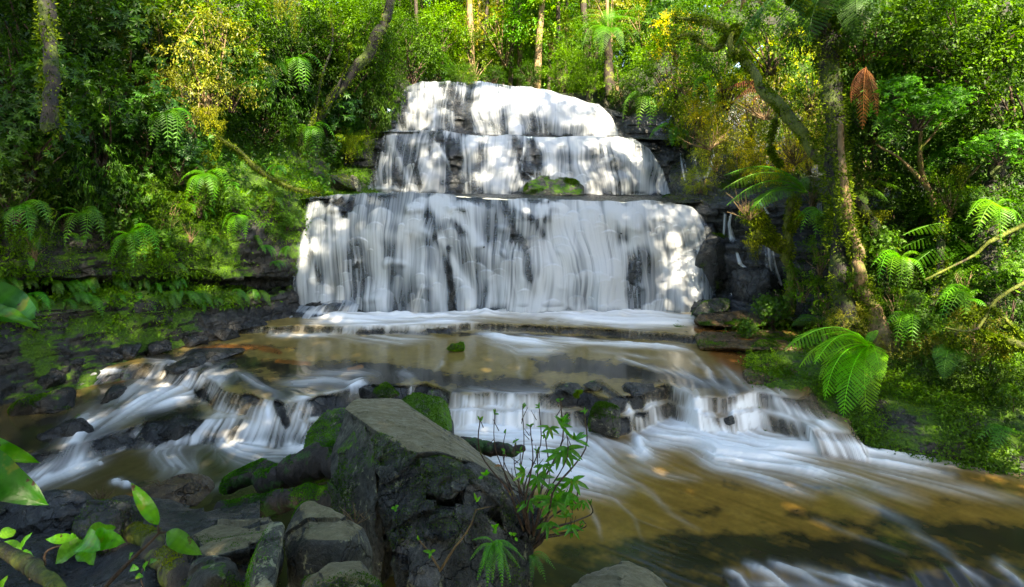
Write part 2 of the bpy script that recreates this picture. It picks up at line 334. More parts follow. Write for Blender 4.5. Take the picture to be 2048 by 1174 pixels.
# base flow of each reach
rgt = sstep(850, 1100, PX)*sstep(840, 880, PY)
lft = sstep(800, 500, PX)*sstep(780, 860, PY)
DX = DX+.08*(rgt*1.6-lft*1.2); DY = DY+.08*(.35+.25*rgt+.2*lft)*(1+1.5*drop)
du_ = DX/F; dv_ = -DY/(PY-HZ)
gi = du_/(u[1,0]-u[0,0]); gj = dv_/(lv[0,1]-lv[0,0]); nn = np.hypot(gi, gj)+1e-9; gi, gj = gi/nn, gj/nn
def lic(noise, gi, gj, n, h=1.0):
    I0, J0 = np.meshgrid(np.arange(NU), np.arange(NV), indexing='ij'); acc = noise.copy(); tot = 1.
    for sg in (1, -1):
        I, J = I0.astype(float), J0.astype(float)
        for s in range(n):
            ii = np.clip(I+.5, 0, NU-1).astype(int); jj = np.clip(J+.5, 0, NV-1).astype(int)
            I = I+sg*h*gi[ii, jj]; J = J+sg*h*gj[ii, jj]
            ii = np.clip(I+.5, 0, NU-1).astype(int); jj = np.clip(J+.5, 0, NV-1).astype(int)
            wt = .5+.5*math.cos(math.pi*s/n); acc += wt*noise[ii, jj]; tot += wt
    acc = acc/tot; return (acc-acc.mean())/acc.std()
nz_ = RNG.random((NU, NV)); fine = lic(blur(blur(nz_, 1, 0), 1, 1), gi, gj, 34)
coarse = lic(blur(blur(RNG.random((NU, NV)), 4, 0), 3, 1), gi, gj, 60, 1.3)
L = .8*fine+.45*coarse; L = L/L.std()
Ac = np.clip(A, 0, 1); fs = sstep(-1.6, 1.7, fine*.6+coarse*.6)
Ah = blur(blur(Ac, 9, 0), 5, 1)
foam = .74*Ac*(.42+.7*fs)+.34*sstep(.15, 1.3, Ac*1.05+.2*L*np.sqrt(Ac))+.16*Ah*fs
# streaked curtains on every drop
xx = Xg+.06*fbm(Xg*3, Yg*3, 0, 2, 3)
st = .3*vn(xx/.13, Yg*.8, 0, 41)+.28*vn(xx/.05, Yg*1.2, 0, 43)+.27*vn(xx/.024, Yg*1.2, 0, 44)+.35*vn(xx/.5, 0, 0, 47)
DRY = [([(645,800),(690,830),(660,860)], 14, 1.), ([(745,780),(770,785),(800,785)], 13, 1.), ([(850,790),(880,800)], 14, 1.), ([(920,775),(935,770)], 6, .5), ([(1125,780),(1165,790),(1195,830),(1225,850)], 20, 1.2), ([(1200,770),(1240,800)], 14, 1.), ([(1270,775),(1320,765)], 8, .6), ([(1270,800),(1275,830)], 7, .6),
 ([(360,830),(340,860),(310,870)], 16, .8), ([(400,800),(380,830),(300,850)], 18, .7), ([(560,800),(575,850)], 8, .5), ([(660,840),(680,880)], 22, .9), ([(490,780),(510,800)], 8, .6), ([(260,880),(200,890)], 9, .6),
 ([(860,664),(900,664)], 6, .7), ([(720,666),(760,668)], 5, .5), ([(980,668),(1100,668),(1380,684)], 3, .5)]
dry, _, _ = stroke_eval(PXw, PYw, DRY)
wetA = np.clip(A, 0, 1)
cur = sstep(.3, .9, st*.75+.35*wetA+.02-.9*dry)
dm = sstep(.05, .5, drop)*(1-(sd_*(1-sd_) > .01))
alpha = 1-dm*(1-np.clip(cur+.0, 0, 1))*.9
alpha = np.clip(alpha-dry*1.1*sstep(.0, .3, drop+.25*dry), 0, 1)
foam = np.maximum(foam*(1-.35*dm), dm*cur*(.55+.45*wetA)*np.where(sc_*(1-sc_) > .02, .75, 1.))
foam = foam*(1-.85*np.clip(dry, 0, 1))
bulge = .05*foam*(.5+.5*L.clip(-1.5, 1.5)/1.5)+.05*sstep(.6, 1.1, A)*(.6+.5*fbm(Xg*2.4, Yg*2.4, 0, 3, 61))
bulge = bulge+.16*np.clip(A, 0, 1)*sstep(13.9, 14.6, Yg)*(.5+.6*fbm(Xg*2.2, Yg*2.2, 0, 3, 63))
Zw = Zg+bulge+.012*coarse*.4*sstep(.05, .5, A)
# bed colours seen through the water
C = lambda r, g, b: np.array([r, g, b])
mud, gold, dark, ochre = C(.24,.175,.05), C(.23,.135,.026), C(.022,.02,.012), C(.2,.085,.02)
low = sstep(845, 880, PY)
colr = mud[None, None]*np.ones((NU, NV, 1))
gr = sstep(1200, 1500, PX)*(1-low)*sstep(660, 740, PY); colr = colr*(1-gr[..., None])+C(.2,.13,.045)*gr[..., None]
gl = low*sstep(880, 1150, PX); colr = colr*(1-gl[..., None])+gold*gl[..., None]
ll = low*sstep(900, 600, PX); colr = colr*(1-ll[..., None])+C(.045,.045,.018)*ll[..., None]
l2 = sstep(470, 300, PX)*sstep(735, 750, PY); colr = colr*(1-l2[..., None])+C(.09,.07,.025)*l2[..., None]
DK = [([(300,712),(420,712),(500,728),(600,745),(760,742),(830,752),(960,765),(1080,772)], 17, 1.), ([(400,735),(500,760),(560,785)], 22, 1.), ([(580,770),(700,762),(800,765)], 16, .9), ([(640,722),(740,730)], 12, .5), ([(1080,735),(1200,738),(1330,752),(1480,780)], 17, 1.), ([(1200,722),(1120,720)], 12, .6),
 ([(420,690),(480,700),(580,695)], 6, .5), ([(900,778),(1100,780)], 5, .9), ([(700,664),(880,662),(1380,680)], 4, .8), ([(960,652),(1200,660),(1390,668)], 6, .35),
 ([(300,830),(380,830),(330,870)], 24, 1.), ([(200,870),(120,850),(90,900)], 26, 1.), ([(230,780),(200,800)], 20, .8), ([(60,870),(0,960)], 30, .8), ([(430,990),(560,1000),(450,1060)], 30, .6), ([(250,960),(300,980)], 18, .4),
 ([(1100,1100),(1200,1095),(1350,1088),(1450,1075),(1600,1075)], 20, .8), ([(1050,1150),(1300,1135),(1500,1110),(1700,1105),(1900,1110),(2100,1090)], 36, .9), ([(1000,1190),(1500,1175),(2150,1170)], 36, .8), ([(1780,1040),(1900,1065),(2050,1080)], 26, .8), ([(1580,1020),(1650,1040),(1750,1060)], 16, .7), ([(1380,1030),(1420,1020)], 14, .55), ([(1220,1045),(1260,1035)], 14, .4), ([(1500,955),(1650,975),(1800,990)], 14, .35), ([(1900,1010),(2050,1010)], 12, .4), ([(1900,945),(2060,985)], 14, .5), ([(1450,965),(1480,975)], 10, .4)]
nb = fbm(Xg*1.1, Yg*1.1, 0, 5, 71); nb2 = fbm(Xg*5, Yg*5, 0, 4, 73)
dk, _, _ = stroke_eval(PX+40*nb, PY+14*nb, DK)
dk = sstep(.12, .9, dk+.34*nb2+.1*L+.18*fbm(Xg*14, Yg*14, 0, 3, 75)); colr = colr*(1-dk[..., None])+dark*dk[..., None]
OC, _, _ = stroke_eval(PX+20*nb, PY+6*nb, [([(400,700),(520,695),(560,705)], 9, .7), ([(560,725),(620,728)], 6, .8), ([(730,735),(700,740)], 6, .7), ([(1440,700),(1500,745)], 24, .9), ([(1400,660),(1560,690)], 14, .8), ([(260,1000),(330,985),(390,965)], 18, .8), ([(150,760),(240,760)], 10, .5)])
oc = sstep(.3, .7, OC+.15*nb2); colr = colr*(1-oc[..., None])+ochre*oc[..., None]
colr = colr*(1+.10*L[..., None]*(.4+.6*gl[..., None]))
colr = np.clip(colr, .004, 1)
V = np.stack([Xg, Yg, Zw], -1).reshape(-1, 3)
GF = grid_faces(NU, NV)
kp = (alpha.ravel() > .02)[GF].any(1)
tag(obj('water', mk_mesh('water', V, GF[kp], {'alpha': alpha.ravel(), 'foam': foam.ravel(), 'lic': (L*.2+.5).ravel(), 'bed': colr.reshape(-1, 3)}, True, M['stream'])), kind='structure')
# rocky bed under it, lumpy where the water breaks
bu = slice(None, None, 2)
xb, yb_ = Xg[bu, bu], Yg[bu, bu]
zb, db, _ = level(xb, yb_, 1.0, .8)
zb = zb-.06-.03*np.abs(fbm(xb*3, yb_*3, 0, 4, 81))+sstep(.02, .6, db)*(.02+.10*fbm(xb*4, yb_*4, 0, 4, 83))+.09*dry[bu, bu].clip(0, 1)*(.6+.8*fbm(xb*5, yb_*5, 0, 4, 85))
nb_u, nb_v = xb.shape
tag(obj('stream_bed', mk_mesh('stream_bed', np.stack([xb, yb_, zb], -1).reshape(-1, 3), grid_faces(nb_u, nb_v), {'moss': np.zeros(xb.size)+.12}, True, M['rock_wet'])), kind='structure')

# ------------------------------------------------------------------ waterfall tiers
def blocks(x, z, s, cw=.55, chh=.3):
    zz = z/chh+.25*fbm(x*1.3, z, 0, 2, s); r = np.floor(zz); xx_ = x/cw+_h(r.astype(np.int64), r.astype(np.int64)*0, 0, s+3)*7+.3*fbm(x*2, z*2, 0, 2, s+5)
    return _h(np.floor(xx_).astype(np.int64), r.astype(np.int64), 0, s)
def tier(name, x0, x1, lip, base, Yl, depth, seed, dark, white, nu, nv, rock_x=None, rlip=None, veils=4.5, blk=.3, cover=.5, back=.7, curve=0., flare=0., yb=None):
    """lip/base: [(px,py)...]; a rock face with ledges and a water curtain draped over it"""
    lx, ly = zip(*lip); bx, by = zip(*base)
    def build(pa, pb, nu, nv, water):
        p = np.linspace(pa, pb, nu)[:, None]*np.ones((1, nv))
        nb0 = max(6, int(nv*.07)); v = np.concatenate([np.linspace(-1, 0, nb0, endpoint=False), np.linspace(0, 1, nv-nb0)])[None, :]*np.ones((nu, 1))
        vv = np.clip(v, 0, 1)
        yl = Yl+curve*((p-(x0+x1)/2)/((x1-x0)/2))**2
        zl = CH-(np.interp(p, lx, ly)-HZ)*yl/F
        zb = CH-(np.interp(p, bx, by)-HZ)*(yl-depth)/F
        zr = CH-(np.interp(p, *zip(*(rlip or lip)))-HZ)*yl/F
        if not water: zl = zr
        cx = (p-(x0+x1)/2)/((x1-x0)/2)
        X = (p-CW)*yl/F
        ln = .07*fbm(X*1.6, seed*1.1, 0, 4, seed+77); zl = zl+ln; zr = zr+ln
        z = zl+(zb-zl)*vv
        hgt = (zl-zb)
        vr = np.clip((zr-z)/(zr-zb), 0, 1)
        pr = depth*vr**.6*.95+blk*(blocks(X, z, seed)-.3)*sstep(0, .12, vr)+blk*.6*(blocks(X, z, seed+50, 1.3, .62)-.3)*sstep(0, .2, vr)+.10*fbm(X*2.2, z*2.2, 0, 4, seed+9)*sstep(-.2,.2,v)
        pr = blur(pr, max(1, nv//110), 1); pr = blur(pr, max(1, nu//400), 0)
        wpr = None
        if water:
            adv = blur(blur(pr, max(1, nv//14), 1), max(1, nu//60), 0)
            adv = np.maximum.accumulate(adv, 1)
            adv = blur(adv, max(1, nv//30), 1); adv = blur(adv, max(1, nu//90), 0)
            wpr = np.maximum(adv+.10+.06*vv, blur(pr, max(1, nv//60), 1)+.03)
            wpr = blur(blur(wpr, max(1, nv//80), 1), max(1, nu//260), 0)+.015
        back_ = np.where(v < 0, -v*back, 0); rnd_ = .07*np.clip(1-np.abs(v)*8, 0, 1)
        return p, v, vv, X, z-rnd_*0, yl, pr, wpr, back_, zl, zb
    rx0, rx1 = rock_x or (x0-15, x1+15)
    p, v, vv, X, z, yl, pr, _, bk, zl, hg = build(rx0, rx1, int(nu*.6), int(nv*.8), False)
    Yr = yl-pr+bk; z = z-.05*(v < 0)-.03
    me = mk_mesh(name+'_rock', np.stack([X, Yr, z], -1).reshape(-1, 3), grid_faces(*X.shape), {'moss': np.zeros(X.size)+.1}, True, M['rock_fall'])
    tag(obj(name+'_rock', me), kind='structure')
    p, v, vv, X, z, yl, pr, wp, bk, zl, zb_ = build(x0, x1, nu, nv, True)
    cx = (p-(x0+x1)/2)/((x1-x0)/2)
    X = X+flare*vv**1.6*np.sign(cx)*np.abs(cx)**3.5
    Yw = yl-wp+bk
    px = CW+F*X/Yw; py = HZ+F*(CH-z)/Yw
    # streaks run down the sheet; their sideways drift follows the bulges of the rock
    wx = X+.42*fbm(X*.6, z*.5, 0, 2, seed+21)*(.3+vv)+.05*fbm(X*2.5, z*1.3, 0, 2, seed+22)
    s0 = vn(wx/1.1, z*.45, 0, seed+6); s1 = vn(wx/.36, z*.4, 0, seed+1); s2 = vn(wx/.12, z*.35, 0, seed+2); s3 = vn(wx/.05, z*.4, 0, seed+3); s4 = vn(wx/.024, z*.5, 0, seed+4)
    S = .22*s0+.24*s1+.22*s2+.19*s3+.13*s4
    wr = 7*fbm(X*1.8, z*1.8, 0, 3, seed+15)
    Dk, _, _ = stroke_eval(px+wr, py+wr, dark); Wt, _, _ = stroke_eval(px+wr, py+wr, white)
    jump = np.clip(np.gradient(wp, axis=1)*nv*.22, 0, 1); jump = blur(jump, 2, 1)
    # veils: rounded heads of water springing from ledges at uneven heights, each fading as it falls
    vr_ = np.random.default_rng(seed+90); Xc, zc = X[:, nv//2], z[nu//2]; W_ = Xc.max()-Xc.min(); H_ = float((zl-zb_).max()); nveil = int(W_*H_*veils); VA = np.zeros(X.shape); VB = np.zeros(X.shape)
    x0_, z1_ = X.min(), z.max()
    for q in range(nveil):
        xq = x0_+vr_.random()*W_; zq = z1_-vr_.random()**1.3*H_*.85; wq = vr_.uniform(.10, .42); lq = vr_.uniform(.5, 2.0)*H_/2; dr_ = vr_.uniform(-.18, .18); st_ = vr_.uniform(.25, .75)
        i0, i1 = np.searchsorted(Xc, [xq-wq*1.6-.3, xq+wq*1.6+.3])
        if i1-i0 < 3: continue
        Xs, zs = X[i0:i1], z[i0:i1]; dn = zq-zs; uu = (Xs-xq-dr_*np.clip(dn, 0, 9)-.05*np.sin(dn*3+q))/(wq*(1+.25*np.clip(dn, 0, 9))); tt = dn-.55*wq*uu**2
        m_ = sstep(0, .05+.08*wq, tt)*np.clip(1-tt/lq, 0, 1)**.7*np.clip(1-np.abs(uu)**3, 0, 1)
        s_l = .55+.45*sstep(.3, .7, vn(uu*wq/.035+q*5.1, zs*.5, 0, seed+60))
        VA[i0:i1] = np.maximum(VA[i0:i1], st_*m_*s_l); VB[i0:i1] = np.maximum(VB[i0:i1], m_*np.exp(-np.clip(tt, 0, 9)/(.25*wq+.05))*.5+.5*m_*(1-uu**2).clip(0, 1))
    cov = cover+.7*VA-.17+1.1*(S-.5)+.6*Wt-.7*Dk+.35*jump+.10*sstep(.8, 1, vv)
    a = sstep(-.02, 1.1, cov)
    endf = sstep(0, 6/(nu), (p-x0)/(x1-x0)*1.)*sstep(0, 6/nu, (x1-p)/(x1-x0))
    edge_f = sstep(0, .03, (p-x0)/(x1-x0)+.02*(s2-.5))*sstep(0, .03, (x1-p)/(x1-x0)+.02*(s2-.5))
    a = a*np.clip(edge_f+.25*(s3 > .5)*endf, 0, 1)*np.where(v < 0, np.clip(1.0+v*1.1, 0, 1)*.9, 1)
    a = a*(1-.75*sstep(.9, 1, vv)*sstep(.35, .75, vn(X/.3, z/.12, 0, seed+33)))
    bump_ = (.04*(S-.5)+.16*(s1-.5)*vv+.14*(s0-.5)*vv)*sstep(0, .2, vv)+.08*Wt*vv+.07*VB*sstep(0, .1, vv)
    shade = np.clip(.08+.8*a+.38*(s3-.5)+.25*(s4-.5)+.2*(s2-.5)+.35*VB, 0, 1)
    Vw = np.stack([X, Yw-bump_, z], -1).reshape(-1, 3)
    Fg = grid_faces(nu, nv); kp = (a.ravel() > .015)[Fg].any(1)
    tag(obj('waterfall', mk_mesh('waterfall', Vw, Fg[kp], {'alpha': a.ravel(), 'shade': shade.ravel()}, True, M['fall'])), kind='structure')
# lower, widest fall
tier('lower_cliff', 618, 1402, [(600,406),(625,398),(680,389),(760,386),(860,386),(960,393),(1100,400),(1340,402),(1375,410),(1402,440),(1440,440)],
     [(600,636),(800,640),(900,634),(1000,622),(1100,620),(1250,628),(1400,640)], 16.0, 1.0, 100,
     dark=[([(650,402),(675,404),(700,412)], 10, .9), ([(688,420),(690,432)], 7, .9), ([(610,450),(640,560)], 5, .5), ([(898,500),(902,560),(905,620)], 7, 1.1), ([(868,470),(890,500),(900,540)], 8, .8), ([(860,430),(875,455)], 14, .7), ([(905,440),(925,465)], 9, .7), ([(1010,400),(1025,440),(1030,480)], 10, .8), ([(1045,480),(1062,560)], 9, .6), ([(1030,420),(1070,440),(1085,470)], 8, .5), ([(960,400),(985,415)], 8, .5), ([(1275,500),(1262,560),(1270,620)], 16, .55), ([(920,395),(980,402)], 6, .6), ([(790,392),(760,394)], 5, .3), ([(1240,470),(1255,480)], 8, .3), ([(740,560),(700,600)], 14, .25), ([(1110,420),(1090,440)], 9, .5), ([(860,480),(830,475)], 10, .35), ([(1390,500),(1400,560)], 5, .4), ([(1160,560),(1170,620)], 10, .25), ([(1060,400),(1090,404),(1110,400)], 5, .6), ([(975,560),(960,620)], 8, .35)],
     white=[([(700,440),(690,470),(650,500)], 22, .4), ([(730,470),(755,500),(765,560),(770,630)], 13, .8), ([(660,500),(655,600)], 10, .4), ([(880,480),(910,530),(935,580),(945,630)], 9, .9), ([(870,405),(920,440),(970,500),(985,600)], 12, .6), ([(1150,420),(1200,440),(1300,430),(1370,440)], 34, .7), ([(1120,480),(1110,560),(1115,620)], 26, .5), ([(1190,460),(1210,540),(1220,620)], 26, .6), ([(1285,470),(1330,520),(1360,580),(1375,630)], 13, .9), ([(1280,470),(1240,500),(1235,560),(1240,620)], 14, .8), ([(1340,450),(1370,520),(1390,590)], 18, .45), ([(1050,565),(1045,620)], 10, .6), ([(1080,565),(1085,615)], 9, .5), ([(800,440),(850,470),(800,475),(720,470)], 12, .4), ([(850,545),(870,560),(890,640)], 12, .4), ([(640,410),(625,560)], 6, .5), ([(1000,520),(1010,600)], 12, .35)],
     nu=1150, nv=300, rock_x=(560,1460), rlip=[(560,398),(625,398),(680,389),(860,386),(960,393),(1100,400),(1340,402),(1460,404)], blk=.34, cover=.54, flare=.25, curve=.5)
# middle tier
tier('middle_cliff', 766, 1318, [(600,262),(766,262),(880,262),(930,270),(1000,271),(1100,274),(1230,273),(1265,281),(1290,300),(1310,340),(1318,372),(1330,285),(1500,288)],
     [(600,389),(1500,390)], 20.8, 1.2, 300,
     dark=[([(870,270),(900,290),(912,340),(915,380)], 15, 1.0), ([(830,330),(836,370)], 8, .7), ([(960,285),(955,330),(950,370)], 10, .6), ([(1035,285),(1045,320),(1050,350)], 10, .9), ([(1065,285),(1075,330)], 8, .8), ([(790,340),(800,380)], 8, .5), ([(860,300),(870,330)], 7, .4), ([(1130,310),(1150,340)], 14, .3), ([(1200,300),(1205,370)], 10, .3), ([(1185,375),(1230,385)], 14, .3), ([(940,375),(960,385)], 10, .5)],
     white=[([(780,275),(800,320),(820,380)], 5, .5), ([(830,280),(850,310),(860,380)], 12, .5), ([(875,290),(895,325),(915,370)], 4, .7), ([(1000,280),(1000,380)], 17, .7), ([(1100,290),(1090,380)], 10, .6), ([(1230,285),(1270,320),(1290,380)], 16, .6), ([(1090,275),(1230,280)], 16, .9), ([(1140,290),(1160,380)], 30, .5), ([(1050,300),(1045,340),(1080,370)], 3, .8), ([(930,280),(925,380)], 7, .5), ([(760,380),(800,378),(830,388)], 6, .7)],
     nu=760, nv=170, rock_x=(700,1500), rlip=[(600,262),(880,262),(930,270),(1000,271),(1100,274),(1230,273),(1290,272),(1500,270)], blk=.26, cover=.55, flare=.3, curve=.7)
# top tier
tier('upper_cliff', 806, 1226, [(780,230),(800,200),(812,176),(845,166),(900,164),(960,166),(1000,170),(1060,176),(1100,184),(1150,196),(1195,210),(1215,235),(1226,258),(1240,225),(1270,240),(1330,262)],
     [(760,262),(880,263),(930,270),(1000,271),(1330,276)], 22.6, 1.1, 500,
     dark=[([(905,180),(915,215),(925,262)], 20, 1.1), ([(945,200),(935,260)], 8, .7), ([(880,170),(960,172)], 5, .6), ([(815,190),(808,250)], 5, .5), ([(890,235),(900,260)], 10, .6), ([(1065,230),(1070,265)], 8, .4), ([(960,240),(1010,262)], 8, .3), ([(1170,235),(1175,262)], 5, .3), ([(1040,172),(1000,172)], 3, .4)],
     white=[([(830,180),(850,260)], 12, .4), ([(1080,190),(1150,215),(1200,240)], 22, 1.), ([(990,190),(1100,220)], 20, .6), ([(1020,230),(1030,265)], 8, .5), ([(975,190),(950,215)], 10, .6), ([(860,262),(868,236),(872,215)], 3, .7), ([(1100,200),(1210,262)], 26, .6)],
     nu=620, nv=150, rock_x=(700,1400), rlip=[(700,236),(780,225),(800,200),(812,176),(845,166),(960,166),(1000,170),(1060,176),(1100,184),(1150,196),(1195,210),(1240,222),(1400,235)], blk=.22, cover=.56, flare=.2, curve=.9)
# stepped apron at the left foot of the lower fall
tier('step_cliff', 540, 730, [(500,650),(545,640),(575,622),(610,604),(650,598),(730,592)], [(500,668),(730,670)], 15.5, 1.3, 700, dark=[([(560,655),(640,640),(650,660)], 7, .6), ([(590,625),(600,640)], 5, .5)], white=[([(640,600),(600,625),(560,650)], 4, .4), ([(700,600),(720,660)], 20, .7), ([(610,625),(650,628)], 3, .7), ([(560,645),(640,648)], 3, .6)], nu=260, nv=120, rock_x=(510,740), blk=.5, cover=.4)
# flat wet ledges between the tiers
def strip(name, pts_front, pts_back, mat, n=160, m=24, amp=.04, seed=0, kind='structure'):
    a = np.array([tuple(p) for p in pts_front]); b = np.array([tuple(p) for p in pts_back])
    t = np.linspace(0, 1, n)
    ia = np.stack([np.interp(t, np.linspace(0,1,len(a)), a[:, i]) for i in range(3)], 1); ib = np.stack([np.interp(t, np.linspace(0,1,len(b)), b[:, i]) for i in range(3)], 1)
    s = np.linspace(0, 1, m)[None, :, None]; P = ia[:, None]*(1-s)+ib[:, None]*s
    P[..., 2] += amp*fbm(P[..., 0]*2, P[..., 1]*2, 0, 4, seed)
    return tag(obj(name, mk_mesh(name, P.reshape(-1, 3), grid_faces(n, m), {'moss': np.zeros(n*m)+.15}, True, mat)), kind=kind)
strip('rock_ledge', [at(600,400,16.05), at(700,392,16.05), at(860,390,16.05), at(960,396,16.05), at(1100,403,16.05), at(1450,405,16.05)], [at(600,386,21), at(1500,388,21)], M['rock_fall'], 200, 60, .05, 5)
strip('rock_ledge', [at(740,264,20.85), at(880,264,20.85), at(1000,273,20.85), at(1250,276,20.85), at(1500,288,20.85)], [at(740,262,22.9), at(880,262,22.9), at(1000,270,22.9), at(1250,275,23.9), at(1500,279,24.2)], M['rock_fall'], 160, 40, .03, 6)
# ------------------------------------------------------------------ terrain drapes
def cr(a, t):      # Catmull-Rom through rows of a at parameter t in 0..len-1
    n = len(a); i = np.clip(np.floor(t).astype(int), 0, n-2); f = (t-i)[:, None, None] if a.ndim == 3 else (t-i)[:, None]
    p0, p1, p2, p3 = a[np.clip(i-1, 0, n-1)], a[i], a[i+1], a[np.clip(i+2, 0, n-1)]
    return .5*((2*p1)+(-p0+p2)*f+(2*p0-5*p1+4*p2-p3)*f*f+(-p0+3*p1-3*p2+p3)*f**3)
def drape(name, G, nu, nv, amp, mat, seed=0, moss=0., freq=1.2, mossf=None, block=0., kind='structure'):
    G = np.array([[tuple(p) for p in row] for row in G])           # rows x cols x 3
    A = cr(G, np.linspace(0, G.shape[0]-1, nv)); A = np.swapaxes(A, 0, 1); A = cr(A, np.linspace(0, G.shape[1]-1, nu))
    du = np.gradient(A, axis=0); dv = np.gradient(A, axis=1); Nn = np.cross(du, dv); Nn /= (np.linalg.norm(Nn, axis=-1, keepdims=True)+1e-9)
    if Nn[..., 2].mean() < 0 or (abs(Nn[..., 2].mean()) < .2 and Nn[..., 1].mean() > 0): Nn = -Nn
    d = amp*fbm(A[..., 0]*freq, A[..., 1]*freq, A[..., 2]*freq*1.6, 5, seed)
    if block: d = d+block*(blocks(A[..., 0]+A[..., 1]*.7, A[..., 2], seed+3, .7, .26)-.5)+block*.6*(blocks(A[..., 0]+A[..., 1]*.7, A[..., 2], seed+13, .3, .12)-.5)
    A = A+Nn*d[..., None]
    mo = np.full(A.shape[:2], moss)
    if mossf is not None: mo = mossf(A)
    tag(obj(name, mk_mesh(name, A.reshape(-1, 3), grid_faces(nu, nv), {'moss': mo.ravel()}, True, mat)), kind=kind)
    return A, Nn
# left gorge wall
Lc = [(-900,5.5),(-500,8.0),(-150,9.8),(150,11.4),(350,12.8),(480,14.0),(590,15.2),(660,17.0)]
Lr = [ # py per row (far left, right), depth behind the foot line
 (-1500,-1500,16,16),(-600,-600,12,12),(-50,0,7.5,7.0),(200,240,3.9,4.2),(330,352,1.5,2.0),(375,388,.9,1.0),(420,410,.6,.55),(500,480,.35,.25),(545,548,.2,.15),(552,556,.3,.35),(566,566,1.25,.8),(588,575,1.2,.7),(606,588,-.05,.1),(640,610,-.2,.0),(690,632,-.4,-.25),(735,650,-.55,-.4),(790,668,-.8,-.7),(860,700,-1.1,-1.2)]
G = []
for (pa, pb, da, db) in Lr:
    row = []
    for i, (px, foot) in enumerate(Lc):
        t = min(max((px-150)/450, 0), 1); t2 = min(max((150-px)/650, 0), 1.4)
        py = pa+(pb-pa)*t; d = da+(db-da)*t
        if py > 560: py += t2*(py-560)*.35
        row.append(at(px, py, foot+d))
    G.append(row)
def mossL(A):
    px = CW+F*A[..., 0]/A[..., 1]; py = HZ+F*(CH-A[..., 2])/A[..., 1]
    m = .15*np.ones(px.shape); s, _, _ = stroke_eval(px, py, [([(420,520),(440,440),(330,400),(300,480)], 60, .7), ([(520,330),(420,290)], 50, .5), ([(600,410),(590,500)], 26, .5), ([(200,640),(300,650),(320,690)], 32, .5), ([(80,700),(90,740)], 30, .45), ([(300,590),(520,590)], 12, .2), ([(380,500),(480,540)], 40, .4)])
    t, _, _ = stroke_eval(px, py, [([(510,470),(530,540)], 28, 1.), ([(440,660),(600,620)], 34, .7), ([(350,570),(520,575)], 12, .7)])
    return m+s*.9-t*.8
WL, NL = drape('cliff_ground', G, 520, 420, .32, M['bank'], 21, freq=.9, mossf=mossL, block=.14)
# bank on the far left beyond the ledge, at the foot of the middle tier
G = [[at(px, py, Yb+dy) for px, Yb in ((480,17.6),(560,18.2),(640,19.2),(710,20.2),(775,20.8))] for py, dy in ((60,6),(230,2.2),(280,1.4),(330,1.6),(345,.3),(372,-.1),(392,-.8),(400,-2.2))]
WB, NB = drape('slope_ground', G, 160, 160, .25, M['bank'], 31, freq=1.2, moss=.35)
# cliff to the right of the lower fall
G = [[at(px, py, Yb+dy) for px, Yb in ((1340,17.4),(1390,16.2),(1460,15.7),(1560,15.0),(1680,14.0),(1860,13.0))] for py, dy in ((150,7),(290,4.4),(360,2.0),(392,.6),(404,.1),(420,-.05),(470,0.1),(500,-.25),(560,-.3),(592,-.2),(604,-.9),(625,-1.2),(650,-1.8))]
WR, NR = drape('cliff_ground', G, 260, 220, .2, M['rock_fall'], 41, freq=1.3, moss=.1, block=.2)
def ribbon(path, wpx, cov, seed, off=.05):
    t = np.linspace(0, 1, 70); P = np.array(path, float); qx = np.interp(t*(len(P)-1), range(len(P)), P[:, 0]); qy = np.interp(t*(len(P)-1), range(len(P)), P[:, 1])
    gx_ = CW+F*WR[..., 0]/WR[..., 1]; gy_ = HZ+F*(CH-WR[..., 2])/WR[..., 1]; n = 14; rows = []
    for a, b in zip(qx, qy):
        d = (gx_-a)**2+(gy_-b)**2+(WR[..., 1]-14)*1.5; k = np.unravel_index(np.argmin(d), d.shape); rows.append(WR[k][1])
    Yr = blur(np.minimum.accumulate(np.array(rows)), 3, 0)-off; w_ = np.interp(t*(len(wpx)-1), range(len(wpx)), wpx)
    s = np.linspace(-.5, .5, n)[None, :]; x = (qx[:, None]+s*w_[:, None]-CW)*Yr[:, None]/F; z = CH-(qy[:, None]-HZ)*Yr[:, None]/F*np.ones((1, n)); y = Yr[:, None]+.3*s**2
    S = .5*vn(s*w_.mean()*.5, z*.6, 0, seed)+.5*vn(s*w_.mean()*.22, z*.4, 0, seed+1)
    a = sstep(.25, .8, cov+1.1*(S-.5))*np.clip((.5-np.abs(s))*5, 0, 1)*np.clip((1-t[:, None])*8, 0, 1)*np.clip(t[:, None]*10, 0, 1)
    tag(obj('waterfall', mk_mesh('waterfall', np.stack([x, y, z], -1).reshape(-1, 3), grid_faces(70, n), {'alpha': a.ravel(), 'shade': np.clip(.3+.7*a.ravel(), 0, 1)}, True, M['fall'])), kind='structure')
for i, (pth, wd, cv) in enumerate([([(1362,296),(1368,330),(1375,366)], [8,12,14], .55), ([(1388,300),(1392,340),(1405,372)], [8,10,16], .55), ([(1430,298),(1426,330),(1410,358)], [10,14,12], .7), ([(1452,424),(1450,480)], [8,10], .4), ([(1464,424),(1460,450),(1468,486)], [5,8,18], .75), ([(1474,502),(1482,528),(1492,536)], [6,12,14], .85), ([(1486,544),(1478,570),(1468,594)], [8,12,16], .8),
    ([(1515,455),(1512,512)], [6,6], .5), ([(1540,470),(1550,530),(1565,580)], [22,36,44], .5), ([(1560,470),(1580,540),(1602,596)], [10,24,34], .45), ([(1520,400),(1540,430)], [12,10], .5), ([(1640,400),(1645,440)], [14,12], .5), ([(1424,556),(1424,592)], [26,30], .35)]): ribbon(pth, wd, cv, 900+i)
